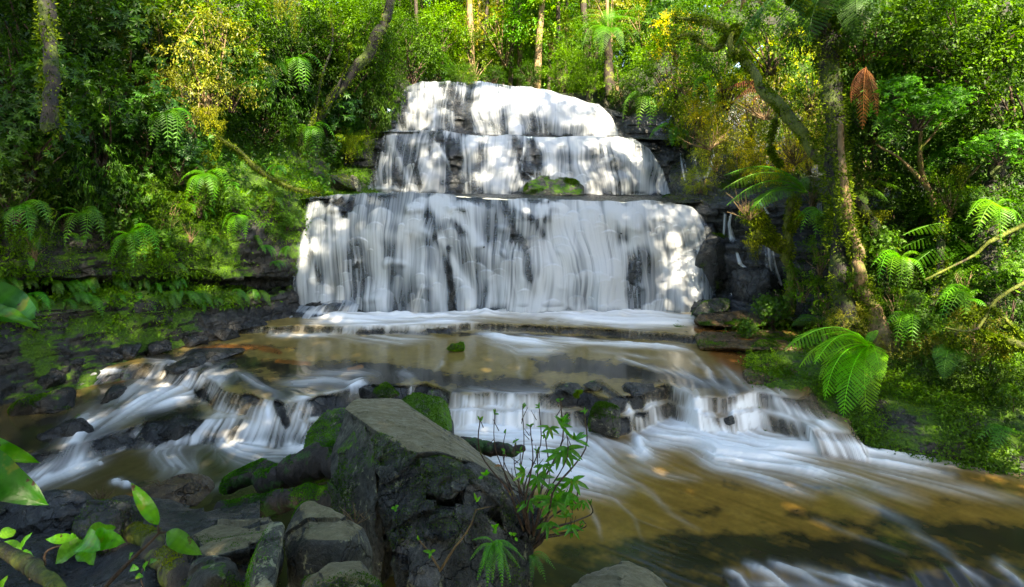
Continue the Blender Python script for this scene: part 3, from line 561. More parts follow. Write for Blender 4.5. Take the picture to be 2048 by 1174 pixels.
# right bank rising from the water
E = [(1340,662,.62),(1400,668,.6),(1490,708,.48),(1480,758,.48),(1560,800,.35),(1620,838,.1),(1720,885,.0),(1880,918,.0),(2060,952,.0),(2330,1010,.0),(2700,1100,0)]
off = [(-.6,-.5),(-.05,-.08),(.12,.2),(.6,.5),(1.4,.8),(3.0,1.7),(6,3.8),(10,7),(17,12),(26,17)]
G = []
for s, z in off:
    row = []
    for i, (px, py, z0) in enumerate(E):
        t = i/(len(E)-1); d = Vector((.55+.3*t, .85-.55*t, 0)).normalized(); p = atz(px, py, max(z0, .0))
        k_ = 1 if z < 0 or s >= 10 else {1340: .03, 1400: .03, 1490: .05, 1480: .1, 1560: .3, 1620: .7}.get(px, 1)
        row.append(p+d*s+Vector((0, 0, z*k_)))
    G.append(row)
BR, NBR = drape('bank_ground', G, 340, 300, .16, M['bank'], 51, freq=1.4, moss=.22, block=.05)
# back slope carrying the far forest
gx = np.linspace(-60, 60, 180)[:, None]*np.ones((1, 130)); gy = np.linspace(23.6, 95, 130)[None, :]*np.ones((180, 1))
gz = 8.0+(gy-23.6)*.10+.9*np.clip(np.abs(gx-1)-5, 0, 60)**.9+.5*fbm(gx*.3, gy*.3, 0, 4, 3)
gz = np.where(gy < 24.2, gz-1.5, gz)
tag(obj('hill', mk_mesh('hill', np.stack([gx, gy, gz], -1).reshape(-1, 3), grid_faces(180, 130), {'moss': np.zeros(gx.size)+.1}, True, M['soil'])), kind='structure')
# photographer's side and everything beyond the frame: one ground sheet well below
gx = np.linspace(-120, 120, 90)[:, None]*np.ones((1, 90)); gy = np.linspace(-60, 160, 90)[None, :]*np.ones((90, 1))
gz = -2.2+.2*fbm(gx*.2, gy*.2, 0, 3, 8)
tag(obj('ground', mk_mesh('ground', np.stack([gx, gy, gz], -1).reshape(-1, 3), grid_faces(90, 90), {'moss': np.zeros(gx.size)}, True, M['soil'])), kind='structure')
# near left shore of dark rock
G = [[at(px, py+10*math.sin(px*.02), Yv) for px, Yv in ((-400,Y0-.4),(-100,Y0-.1),(120,Y0),(260,Y0),(330,Y0-.05),(420,Y0-.1),(520,Y0-.1))] for py, Y0 in ((1100,6.6),(1045,6.2),(1010,5.9),(1030,5.2),(1080,4.4),(1160,3.8),(1300,3.2),(1700,2.6))]
FG, NFG = drape('shore_ground', G, 200, 160, .12, M['rock_wet'], 61, freq=2.0, moss=.1, block=.05)

# ------------------------------------------------------------------ rocks
def hull_mesh(name, pts, mat, bev=.04, cuts=4, amp=.03, freq=3., seed=0, mossy=0., flat=.0):
    bm = bmesh.new()
    for p in pts: bm.verts.new(p)
    bmesh.ops.convex_hull(bm, input=bm.verts[:])
    bmesh.ops.delete(bm, geom=[v for v in bm.verts if not v.link_faces], context='VERTS')
    bmesh.ops.dissolve_limit(bm, angle_limit=R(4), verts=bm.verts[:], edges=bm.edges[:])
    bmesh.ops.bevel(bm, geom=bm.edges[:], offset=bev, segments=2, affect='EDGES', profile=.6, clamp_overlap=True)
    bmesh.ops.triangulate(bm, faces=bm.faces[:])
    size = max((max(p[i] for p in pts)-min(p[i] for p in pts)) for i in range(3)); tgt = size/(2**cuts*3.0)
    for _ in range(9):
        es = [e for e in bm.edges if e.calc_length() > tgt*1.6]
        if not es or len(bm.verts) > 60000: break
        bmesh.ops.subdivide_edges(bm, edges=es, cuts=1); bmesh.ops.triangulate(bm, faces=[f for f in bm.faces if len(f.verts) > 3])
    bmesh.ops.recalc_face_normals(bm, faces=bm.faces[:])
    bmesh.ops.smooth_vert(bm, verts=bm.verts[:], factor=.3, use_axis_x=True, use_axis_y=True, use_axis_z=True)
    bm.normal_update(); me = bpy.data.meshes.new(name); bm.to_mesh(me); bm.free()
    n = len(me.vertices); V = np.empty(n*3, np.float32); me.vertices.foreach_get('co', V); V = V.reshape(-1, 3)
    Nm = np.empty(n*3, np.float32); me.vertices.foreach_get('normal', Nm); Nm = Nm.reshape(-1, 3)
    x, y, z = V[:, 0]*freq, V[:, 1]*freq, V[:, 2]*freq
    rid = 1-np.abs(fbm(x*.9+5, y*.9, z*.9, 3, seed+31))*2
    cells = _h(np.floor(x*.8+fbm(x, y, z, 2, seed)*.8).astype(np.int64), np.floor(y*.8).astype(np.int64), np.floor(z*1.1+.5*fbm(x, y, z, 2, seed+2)).astype(np.int64), seed)
    V = V+Nm*(amp*(1.5*fbm(x, y, z, 5, seed)+.5*rid*0+flat*(cells-.5))[:, None]).astype(np.float32)
    me.vertices.foreach_set('co', V.ravel()); at_ = me.attributes.new('moss', 'FLOAT', 'POINT'); at_.data.foreach_set('value', np.full(n, mossy, np.float32))
    me.polygons.foreach_set('use_smooth', np.ones(len(me.polygons), bool)); me.materials.append(mat); me.update()
    return me
def boulder(name, pts, mat, label, cat='boulder', group=None, **kw):
    pts = [Vector(p) for p in pts]; c = Vector((sum(p.x for p in pts)/len(pts), sum(p.y for p in pts)/len(pts), min(p.z for p in pts)))
    me = hull_mesh(name, [p-c for p in pts], mat, **kw); o = obj(name, me, None, c); return tag(o, label, cat, group)
def lump(name, px, py, Y, w_, h_, mat, label, cat='rock', group=None, seed=1, dep=.8, **kw):
    """rock whose front silhouette is about w_ x h_ pixels, standing on (px, py) = bottom centre"""
    rr = random.Random(seed); b = at(px, py, Y); sx, sz = w_*Y/F/2, h_*Y/F; pts = []
    for i in range(15):
        th, ph = rr.uniform(0, 2*math.pi), rr.uniform(-.35, 1)
        r_ = math.sqrt(max(0, 1-ph*ph))**.35*rr.uniform(.75, 1.1)
        pts.append(b+Vector((math.cos(th)*sx*r_, math.sin(th)*sx*dep*r_+sx*dep*.6, sz*max(-.35, ph)*rr.uniform(.85, 1))))
    s = kw.pop('amp', .1)*min(sx, sz)
    return boulder(name, pts, mat, label, cat, group, seed=seed, amp=s, bev=min(sx, sz)*.18, freq=kw.pop('freq', 1.6/max(sx, sz)*.8), cuts=kw.pop('cuts', 4), **kw)

# the big foreground boulder: a tilted slab top over a dark broken face
def multi_hull(name, hulls, mat, seed, mossy, **kw):
    c = Vector(kw.pop('origin')); bm = bmesh.new()
    for i, h in enumerate(hulls):
        me = hull_mesh(name, [Vector(q)-c for q in h], mat, seed=seed+i*3, mossy=mossy, **kw); bm.from_mesh(me); bpy.data.meshes.remove(me)
    me = bpy.data.meshes.new(name); bm.to_mesh(me); bm.free(); me.materials.append(mat)
    if 'moss' not in me.attributes: me.attributes.new('moss', 'FLOAT', 'POINT')
    me.attributes['moss'].data.foreach_set('value', np.full(len(me.vertices), mossy, np.float32)); return me
_T = [(690,818,6.3),(712,797,6.75),(800,799,7.0),(850,832,6.95),(905,868,6.75),(930,882,6.6),(1066,982,5.6),(1060,992,5.3),(1000,958,5.0),(945,925,4.92),(880,903,4.86),(820,905,4.85),(768,872,5.1),(735,850,5.5)]
T_ = [at(*q) for q in _T]; big = [T_+[q-Vector((0, -.05, .20)) for q in T_]]
org = at(860,1180,4.6)
big.append([at(722,850,5.9), at(800,830,6.9), at(905,890,6.5), at(1055,1000,5.5), at(985,990,5.1), at(860,935,5.05), at(770,900,5.2), at(740,1100,5.2), at(1050,1150,5.3), at(900,1200,6.2), at(760,1150,5.9), at(1060,1150,5.6)])
bb = obj('boulder', multi_hull('boulder', big, M['boulder'], 3, -.12, origin=org, bev=.02, cuts=6, amp=.016, freq=2.6, flat=1.4), None, org)
tag(bb, 'largest foreground boulder with a tilted flat olive top and broken dark wet front', 'boulder')
fc = [[at(752,868,5.25), at(838,905,4.78), at(815,935,4.70), at(772,962,4.66), at(750,930,4.9), at(745,890,5.15), at(800,960,5.1), at(770,900,5.4)],
      [at(765,955,4.75), at(835,928,4.72), at(860,935,4.66), at(850,1010,4.42), at(800,1050,4.36), at(762,1020,4.55), at(770,1100,4.9), at(860,1060,5.0), at(840,940,5.2)],
      [at(835,915,4.82), at(880,908,4.8), at(930,925,4.78), at(945,965,4.52), at(900,1000,4.42), at(850,985,4.48), at(850,1040,4.8), at(950,1040,5.0), at(890,925,5.2)],
      [at(925,925,4.86), at(1000,962,4.9), at(1010,1000,4.66), at(960,1040,4.46), at(925,1010,4.44), at(935,960,4.6), at(950,1080,4.9), at(1020,1040,5.1)],
      [at(995,965,4.98), at(1062,992,5.2), at(1070,1010,4.95), at(1084,1050,4.85), at(1066,1085,4.66), at(1010,1060,4.5), at(1000,1010,4.62), at(1050,1110,5.0), at(1075,1030,5.4)],
      [at(850,1000,4.45), at(950,1020,4.42), at(1010,1060,4.48), at(1060,1090,4.6), at(1040,1160,4.4), at(960,1190,4.1), at(860,1190,3.95), at(790,1130,4.1), at(775,1060,4.4), at(830,1240,4.0), at(1050,1240,4.3), at(800,1240,4.6), at(1050,1200,5.2)],
      [at(860,1030,4.34), at(905,1020,4.32), at(930,1060,4.2), at(890,1085,4.12), at(850,1070,4.2), at(870,1100,4.5), at(930,1080,4.6)],
      [at(800,1060,4.3), at(845,1080,4.2), at(850,1140,4.02), at(800,1150,4.05), at(780,1100,4.2), at(830,1160,4.4)]]
f_ = obj('broken_face', multi_hull('broken_face', fc, M['boulder_wet'], 8, .02, origin=org, bev=.012, cuts=5, amp=.03, freq=4.0, flat=1.8), bb); f_['label'] = 'dark wet broken front of the boulder with moss patches'
sf = [[at(660,905,5.95), at(692,820,6.25), at(735,852,5.55), at(765,880,5.2), at(748,930,5.0), at(745,1010,4.95), at(770,1100,4.8), at(690,1160,5.1), at(655,960,5.6), at(665,1080,5.4), at(760,1180,4.7), at(800,1100,5.8), at(720,1180,6)],
      [at(675,900,5.75), at(705,850,5.9), at(722,900,5.45), at(715,990,5.2), at(680,980,5.4), at(690,940,6)], [at(655,960,5.6), at(690,1000,5.3), at(700,1080,5.1), at(668,1060,5.3), at(690,1040,5.8)]]
s_ = obj('side_face', multi_hull('side_face', sf, M['boulder_mossy'], 12, .0, origin=org, bev=.02, cuts=5, amp=.03, freq=3.0, flat=1.4), bb); s_['label'] = 'shadowed mossy left side of the boulder'
boulder('boulder', [at(600,915,6.9), at(622,855,7.2), at(665,815,7.4), at(695,812,7.3), at(700,880,6.8), at(660,935,6.6), at(690,960,6.5), at(610,960,6.9), at(720,860,7.8), at(640,960,7.8)], M['boulder_mossy'], 'grey slanting boulder with bright mossy left edge behind the large slab by the left rapids', bev=.04, cuts=5, amp=.05, freq=2.5, seed=14, mossy=.05, flat=1.)
boulder('boulder', [at(800,800,7.6), at(835,793,7.9), at(885,800,7.9), at(902,825,7.8), at(905,868,7.4), at(860,868,7.2), at(800,840,7.4), at(800,900,8.2), at(900,900,8.2), at(905,900,7.4), at(790,900,7.3)], M['boulder_mossy'], 'rounded mossy boulder peeking out behind the slab beside the middle cascade', bev=.05, cuts=5, amp=.05, freq=2.5, seed=15, mossy=.15, flat=1.)
boulder('boulder', [at(608,1008,3.7), at(625,1005,3.72), at(665,1015,3.65), at(722,1060,3.6), at(738,1105,3.5), at(725,1150,3.4), at(570,1080,3.5), at(575,1130,3.3), at(600,1155,3.25), at(680,1165,3.2), at(590,1040,3.8), at(640,1180,3.9), at(740,1180,3.9), at(620,1080,3.3), at(580,1190,3.5), at(700,1080,3.25)], M['boulder'], 'rounded boulder with pale yellow lichen and green moss patches left of the largest boulder', bev=.05, cuts=6, amp=.03, freq=3., seed=21, mossy=.1, flat=1.)
boulder('boulder', [at(545,1040,3.5), at(570,1043,3.4), at(560,1100,3.2), at(548,1175,2.9), at(500,1175,2.9), at(512,1110,3.1), at(530,1060,3.3), at(480,1180,3.3), at(560,1180,3.5), at(540,1220,2.9)], M['boulder_lichen'], 'narrow upright stone covered in pale crusty lichen at the bottom edge', bev=.03, cuts=5, amp=.02, freq=4, seed=23, mossy=-.1, flat=1.)
boulder('boulder', [at(375,1068,4.5), at(470,1038,4.8), at(552,1030,4.7), at(560,1060,4.3), at(500,1095,3.8), at(420,1115,3.7), at(380,1100,4.0), at(400,1200,4.2), at(560,1180,4.2), at(360,1180,4.4)], M['boulder'], 'low grey slab of rock left of the lichen covered upright stone', bev=.03, cuts=5, amp=.04, freq=3, seed=25, mossy=-.1, flat=1.4)
boulder('boulder', [at(600,1160,2.9), at(660,1128,3.0), at(720,1125,3.0), at(760,1174,2.8), at(590,1240,2.7), at(770,1260,2.7), at(680,1150,2.75), at(640,1260,3.1), at(740,1200,3.2)], M['boulder'], 'grey stone cut off by the bottom edge in front of the rounded lichen boulder', bev=.03, cuts=5, amp=.02, freq=4, seed=27, mossy=-.1, flat=1.)
boulder('boulder', [at(385,1125,3.4), at(430,1108,3.5), at(470,1120,3.4), at(490,1180,3.2), at(370,1200,3.2), at(400,1240,3.3), at(470,1240,3.6), at(430,1150,3.1)], M['boulder_mossy'], 'small dark mossy stone at the bottom edge below the low grey slab', bev=.03, cuts=5, amp=.03, freq=4, seed=28, mossy=.0, flat=1.)
boulder('boulder', [at(1140,1172,4.0), at(1180,1140,4.3), at(1255,1120,4.5), at(1300,1145,4.4), at(1335,1180,4.1), at(1120,1300,3.8), at(1340,1300,3.8), at(1240,1180,3.8), at(1200,1300,4.6), at(1300,1300,4.6)], M['boulder'], 'brown grey rock tip at the bottom centre edge in the golden water', bev=.03, cuts=5, amp=.03, freq=3, seed=29, mossy=-.1, flat=1.)
boulder('boulder', [at(1042,387,19.2), at(1048,371,19.3), at(1080,355,19.6), at(1105,352,19.7), at(1150,361,19.5), at(1170,373,19.3), at(1172,391,19.0), at(1090,392,18.8), at(1050,391,18.9), at(1060,385,20.3), at(1160,385,20.3), at(1120,357,20)], M['boulder_mossy'], 'dark mossy boulder lying on the ledge below the middle tier of the falls', bev=.07, cuts=5, amp=.06, freq=1.8, seed=31, mossy=.12, flat=1.)
lump('rock', 912, 706, 12.05, 38, 24, M['boulder_mossy'], 'small mossy rock standing alone in the brown upper pool', seed=33, mossy=.3)
boulder('boulder', [at(1383,628,14.2), at(1410,600,14.4), at(1440,593,14.5), at(1462,600,14.4), at(1455,622,14.1), at(1400,632,13.9), at(1390,630,15), at(1460,620,15.2)], M['boulder_mossy'], 'wedge shaped dark boulder at the right foot of the lower fall', bev=.04, cuts=5, amp=.05, freq=2.4, seed=35, mossy=-.05, flat=1.)
boulder('boulder', [at(1388,640,13.6), at(1400,627,13.8), at(1470,622,14.1), at(1540,630,13.8), at(1560,645,13.5), at(1500,652,13.1), at(1430,652,13.1), at(1400,650,13.3), at(1400,650,14.3), at(1550,650,14.3)], M['slab'], 'flat brown slab with mossy edge below the wedge shaped boulder', bev=.03, cuts=5, amp=.05, freq=2.4, seed=36, mossy=.0, flat=1.)
boulder('boulder', [at(1390,672,12.7), at(1410,662,13.0), at(1560,664,12.9), at(1640,676,12.4), at(1600,700,11.6), at(1500,697,11.8), at(1420,690,12.1), at(1400,700,12.2), at(1600,720,12.4), at(1640,700,12.8)], M['slab'], 'long layered orange brown slab along the right shore of the upper pool', bev=.03, cuts=6, amp=.05, freq=2.6, seed=37, mossy=.06, flat=1.6)
boulder('boulder', [at(1485,745,10.6), at(1500,732,10.9), at(1560,722,11.1), at(1600,740,10.6), at(1560,770,10.1), at(1500,765,10.1), at(1500,790,10.4), at(1600,790,10.8)], M['slab'], 'low mossy brown shore stone between pool and bright fern', bev=.03, cuts=5, amp=.04, freq=3, seed=38, mossy=.2, flat=1.2)
k_ = 0
for (px, py, Y, w_, h_, m_, lab) in [
  (770,800,9.4,70,26,'boulder_mossy','dark rounded rock left of the small spout at the pool edge behind the slab'),
  (870,812,9.35,46,36,'boulder_mossy','dark rock standing between the spout and the middle cascade'),
  (733,800,9.45,36,30,'rock_wet','small wet black rock at the pool lip above the grey slanting boulder'),
  (1142,792,9.5,60,20,'boulder_mossy','mossy brown rock at the right end of the middle cascade lip'),
  (1215,866,9.0,66,58,'boulder_mossy','blocky dark mossy rock parting the middle and right cascades'),
  (1185,780,9.8,50,12,'boulder_mossy','flat dark rock on the lip just above the blocky parting rock'),
  (1280,786,9.7,80,14,'rock_wet','wet dark ledge rock at the left end of the right cascade lip'),
  
  (1460,848,9.0,24,18,'rock_wet','small dark stone showing through the right cascade'),
  (222,802,9.6,56,24,'rock_wet','black wet rock in the left pool beside the white stream'),
  (345,742,11.0,110,26,'rock_wet','dark flat rock at the head of the left stream'),
  (560,836,9.3,26,24,'rock_wet','wet black rock in the left cascade nearest the slanting boulder'),
  (480,812,9.8,50,36,'rock_wet','wet black rock at the crest of the left cascade'),
  (345,880,8.9,90,34,'rock_wet','broad black rock between the two branches of the left stream'),
  (110,905,8.5,110,60,'rock_wet','dark rock shelf at the left shore below the mossy wall'),
  (70,830,9.5,150,50,'bank','mossy dark shelf at the far left shore of the left pool'),
  (250,850,9.4,90,26,'bank','low rock with a tuft of green between left pool and stream'),
  (410,725,11.6,140,20,'rock_wet','long dark rock lip where the upper pool starts to spill left'),
  (1350,404,18.5,60,22,'boulder_mossy','mossy stones right of the boulder at the end of the upper ledge'),
  (1390,400,18.2,50,30,'rock_wet','dark stone heap under the golden shrub beside the ledge'),
  (675,420,15.9,52,28,'rock_wet','rounded black rock at the left end of the lower fall lip'),
  (720,386,20.0,60,38,'boulder_lichen','pale sunlit rock at the left foot of the middle tier'),
  (650,384,19.2,110,46,'boulder_mossy','yellow mossy rock at the ledge left of the middle tier'),
  (455,745,11.0,44,16,'rock_wet','flat wet stone beside the head of the left stream'),
  (905,388,20.0,44,20,'rock_wet','wet rounded rock in the middle of the ledge left of the boulder'),
  (1020,392,19.6,34,16,'rock_wet','foam covered stone just left of the ledge boulder'),
  (1520,610,14.6,110,100,'rock_wet','dark bulging rock at the foot of the right cliff with trickles'),
  (1432,575,15.4,100,130,'rock_fall','large rounded cliff bulge just right of the lower fall'),
  (330,1012,6.6,150,40,'slab','submerged brown rock in the shaded pool behind the logs'),
  (190,1100,4.2,140,90,'rock_wet','dark flat rock under the holed green leaves at the lower left'),
  (60,1080,4.6,220,80,'rock_wet','dark shore rock at the lower left corner behind the leaves'),
  ]:
    k_ += 1; lump('rock', px, py, Y, w_, h_, M[m_], lab, seed=60+k_, mossy=0., amp=.14, flat=.8)
# black stepped rocks under the left thread of the lower fall
for i, (px, py, Y, w_, h_) in enumerate([(640,640,14.9,90,40),(590,655,14.6,90,34),(650,668,14.2,110,28),(560,668,14.3,60,20),(700,655,14.7,80,24),(540,650,14.9,60,40)]):
    lump('rock', px, py, Y, w_, h_, M['rock_wet'], 'black wet stepped rock under the water at the left foot of the lower fall', group='stepped wet rocks at the left foot of the fall', seed=120+i, amp=.14, flat=1.)
for i, (px, py, Y, w_, h_) in enumerate([(250,715,11.5,60,26),(310,705,11.9,54,24),(200,728,11.2,60,30),(380,690,12.5,60,22),(440,678,13.0,70,24),(140,745,10.9,60,30),(500,664,13.6,60,24),(350,640,12.9,70,20),(450,625,13.8,80,22),(90,770,10.4,70,34),(285,640,12.5,70,20)]):
    lump('rock', px, py, Y, w_, h_, M['rock_wet'], 'dark wet block along the foot of the mossy left wall', group='wet blocks at the foot of the left wall', seed=140+i, amp=.14, flat=1.)
# ------------------------------------------------------------------ vegetation builders
def unit(a): return a/(np.linalg.norm(a, axis=-1, keepdims=True)+1e-9)
def leaves(pos, d, n, L, W, droop=.15, fold=.3, mid=.45):
    """one folded leaf (4 corners, 2 faces) per row"""
    d = unit(d); s = unit(np.cross(d, n)); n = np.cross(s, d); L = np.broadcast_to(np.asarray(L, float), (len(pos),))[:, None]; W = np.broadcast_to(np.asarray(W, float), (len(pos),))[:, None]
    b = pos; m1 = pos+d*L*mid+s*W/2+n*W*fold*.5; m2 = pos+d*L*mid-s*W/2+n*W*fold*.5; t = pos+d*L-n*L*droop
    V = np.stack([b, m1, t, m2], 1).reshape(-1, 3); i = np.arange(len(pos))*4
    return V, np.concatenate([np.stack([i, i+1, i+2], 1), np.stack([i, i+2, i+3], 1)])
def tube(pts, rad, seg=6, rough=0., seed=0, sub=1):
    P = np.array([tuple(p) for p in pts], float); Rr = np.array(rad, float)
    if sub > 1 and len(P) > 2:
        t = np.linspace(0, len(P)-1, (len(P)-1)*sub+1); P = cr(P, t); Rr = np.interp(t, np.arange(len(Rr)), Rr)
        if rough: P = P+(Rr.mean()*1.1)*np.stack([fbm(t*1.7+seed, t*0, k_*9.1, 3, seed+k_) for k_ in range(3)], 1)*np.sin(np.pi*t/t.max())[:, None]**.5; Rr = Rr*(1+.25*fbm(t*2.3, t*0+seed, 0, 3, seed+4))
    T = unit(np.gradient(P, axis=0)); up = np.array([.37, .21, .9]); A_ = unit(np.cross(T, up)); B_ = np.cross(T, A_)
    th = np.linspace(0, 2*np.pi, seg, endpoint=False)
    rr = Rr[:, None]*np.ones((1, seg))
    V = P[:, None]+(A_[:, None]*np.cos(th)[None, :, None]+B_[:, None]*np.sin(th)[None, :, None])*rr[..., None]
    if rough:
        f = 1.3/Rr.mean(); nz = fbm(V[..., 0]*f, V[..., 1]*f, V[..., 2]*f*.4, 3, seed)
        V = P[:, None]+(V-P[:, None])*(1+rough*nz)[..., None]
    n = len(P); i = np.arange(n-1)[:, None]*seg; j = np.arange(seg)[None, :]; jn = (j+1) % seg
    Fq = np.stack([i+j, i+jn, i+seg+jn, i+seg+j], -1).reshape(-1, 4)
    return V.reshape(-1, 3), Fq
def tubes_mesh(name, lst, mat, smooth=True):
    V, Fc = join(lst); return mk_mesh(name, V, Fc, {'moss': np.zeros(len(V))}, smooth, mat)
def rnd_dir(n, rng): return unit(rng.normal(size=(n, 3)))
def crown_mesh(name, seed, nclump=46, per=80, L=.085, W=.04, flat=.85, spread=.26, kind='spray', mat=None, droop=.2, hang=.2, r0=.35):
    rng = np.random.default_rng(seed)
    c = rnd_dir(nclump, rng)*(rng.random(nclump)**.5*(1-r0)+r0)[:, None]*np.array([1, 1, flat]); c[:, 2] = c[:, 2]*1.0
    c *= (1+.25*fbm(c[:, 0]*1.5, c[:, 1]*1.5, c[:, 2]*1.5, 2, seed))[:, None]
    tone = rng.random(nclump); P, D, Nn, T = [], [], [], []
    for k in range(nclump):
        o = unit(c[k][None]+np.array([[0, 0, .25]]))[0]
        if kind == 'whorl':                   # rosettes of five to seven leaves at twig ends
            m = max(3, per//6)
            q = c[k]+rng.normal(size=(m, 3))*spread*.8
            for r_ in range(m):
                kk = 6; a = rng.random()*6.28+np.arange(kk)*2*np.pi/kk; ax = unit((o+rng.normal(size=3)*.5)[None])[0]
                e1 = unit(np.cross(ax, [.3, .2, .9])[None])[0]; e2 = np.cross(ax, e1)
                dd = np.cos(a)[:, None]*e1+np.sin(a)[:, None]*e2+ax*.15+np.array([0, 0, -hang])
                P.append(np.repeat(q[r_][None], kk, 0)); D.append(dd); Nn.append(np.repeat(ax[None], kk, 0)); T.append(np.full(kk, tone[k]*.6)+rng.random(kk)*.4)
        else:
            m = per
            # leaves set along short twigs leaving the clump centre
            nt_ = max(4, m//12); td = unit(o+rng.normal(size=(nt_, 3))*.75+np.array([0, 0, -hang])); ti = rng.integers(0, nt_, m); tt = rng.random(m)
            p = c[k]+td[ti]*(tt*spread*1.7)[:, None]+np.array([0, 0, -1])*((tt*spread)**2*hang*3)[:, None]+rng.normal(size=(m, 3))*spread*.12
            d = unit(td[ti]+rng.normal(size=(m, 3))*.6+np.array([0, 0, -hang])); P.append(p); D.append(d)
            Nn.append(unit(np.array([0, 0, 1.])+rng.normal(size=(m, 3))*.45+o*.3)); T.append(tone[k]*.55+rng.random(m)*.45)
    P, D, Nn, T = map(np.concatenate, (P, D, Nn, T)); sc_ = .7+.6*np.random.default_rng(seed+1).random(len(P))
    V, Fc = leaves(P, D, Nn, L*sc_, W*sc_, droop)
    return mk_mesh(name, V, Fc, {'rnd': np.repeat(T, 4)}, False, mat), c
def stem_mesh(name, c, seed, mat, r=.035, nb=14, z0=-1.25):
    rng = random.Random(seed); lst = []
    for k in rng.sample(range(len(c)), min(nb, len(c))):
        e = c[k]; m = Vector((e[0]*.35+rng.uniform(-.12, .12), e[1]*.35+rng.uniform(-.12, .12), (z0+e[2])/2+rng.uniform(-.1, .1)))
        lst.append(tube([(rng.uniform(-.1, .1), rng.uniform(-.1, .1), z0), tuple(m), tuple(e)], [r, r*.6, r*.2], 5, 0, 0, 3))
    return tubes_mesh(name, lst, mat)
KINDS = {}
def add_kind(key, seeds, mat, stem, **kw):
    KINDS[key] = []
    for s in seeds:
        me, c = crown_mesh('foliage', s, mat=M[mat], **kw); KINDS[key].append((me, stem_mesh('stem', c, s, M[stem])))
add_kind('fine', (1, 2, 3), 'leaf', 'twig', nclump=60, per=90, L=.085, W=.04)
add_kind('dense', (4, 5), 'leaf', 'twig', nclump=80, per=110, L=.07, W=.035)
add_kind('gloss', (6, 7), 'leaf_gloss', 'twig', nclump=50, per=66, L=.13, W=.05, kind='whorl', hang=.35)
add_kind('gold', (8, 9), 'leaf_gold', 'bark_pale', nclump=70, per=70, L=.06, W=.03, hang=.5)
add_kind('hang', (10, 11), 'leaf', 'twig', nclump=50, per=80, L=.13, W=.03, hang=1.0, droop=.3)
add_kind('airy', (12, 13), 'leaf', 'bark_pale', nclump=34, per=60, L=.09, W=.045, hang=.2, r0=.2)
_kc = {}
def shrub(px, py, Y, rpx, kind, tint, label, cat='shrub', group=None, sz=1.0, top='shrub'):
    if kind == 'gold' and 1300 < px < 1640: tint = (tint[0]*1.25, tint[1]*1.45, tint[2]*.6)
    r_ = rpx*Y/F; c = at(px, py, Y); i = _kc.get(kind, 0); _kc[kind] = i+1; fm, sm = KINDS[kind][i % len(KINDS[kind])]
    base = Vector((c.x, c.y, c.z-r_*1.2*sz)); e = empty(top, base, random.uniform(0, 6.28), label, cat, group)
    f = obj('foliage', fm, e, (0, 0, 1.2*sz*r_)); f.scale = (r_, r_, r_*sz); f.color = (*tint, 1)
    s = obj('stem', sm, e, (0, 0, 1.2*sz*r_)); s.scale = (r_, r_, r_*sz)
    return e
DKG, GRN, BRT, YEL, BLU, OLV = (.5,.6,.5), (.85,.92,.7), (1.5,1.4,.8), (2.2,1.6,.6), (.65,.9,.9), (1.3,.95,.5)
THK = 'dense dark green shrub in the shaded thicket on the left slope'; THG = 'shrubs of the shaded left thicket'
BKL = 'green shrub of the sunlit undergrowth beneath the far forest'; BKG = 'shrubs under the far forest'
RTK = 'small leaved green shrub in the deep thicket on the right slope'; RTG = 'shrubs of the right thicket'
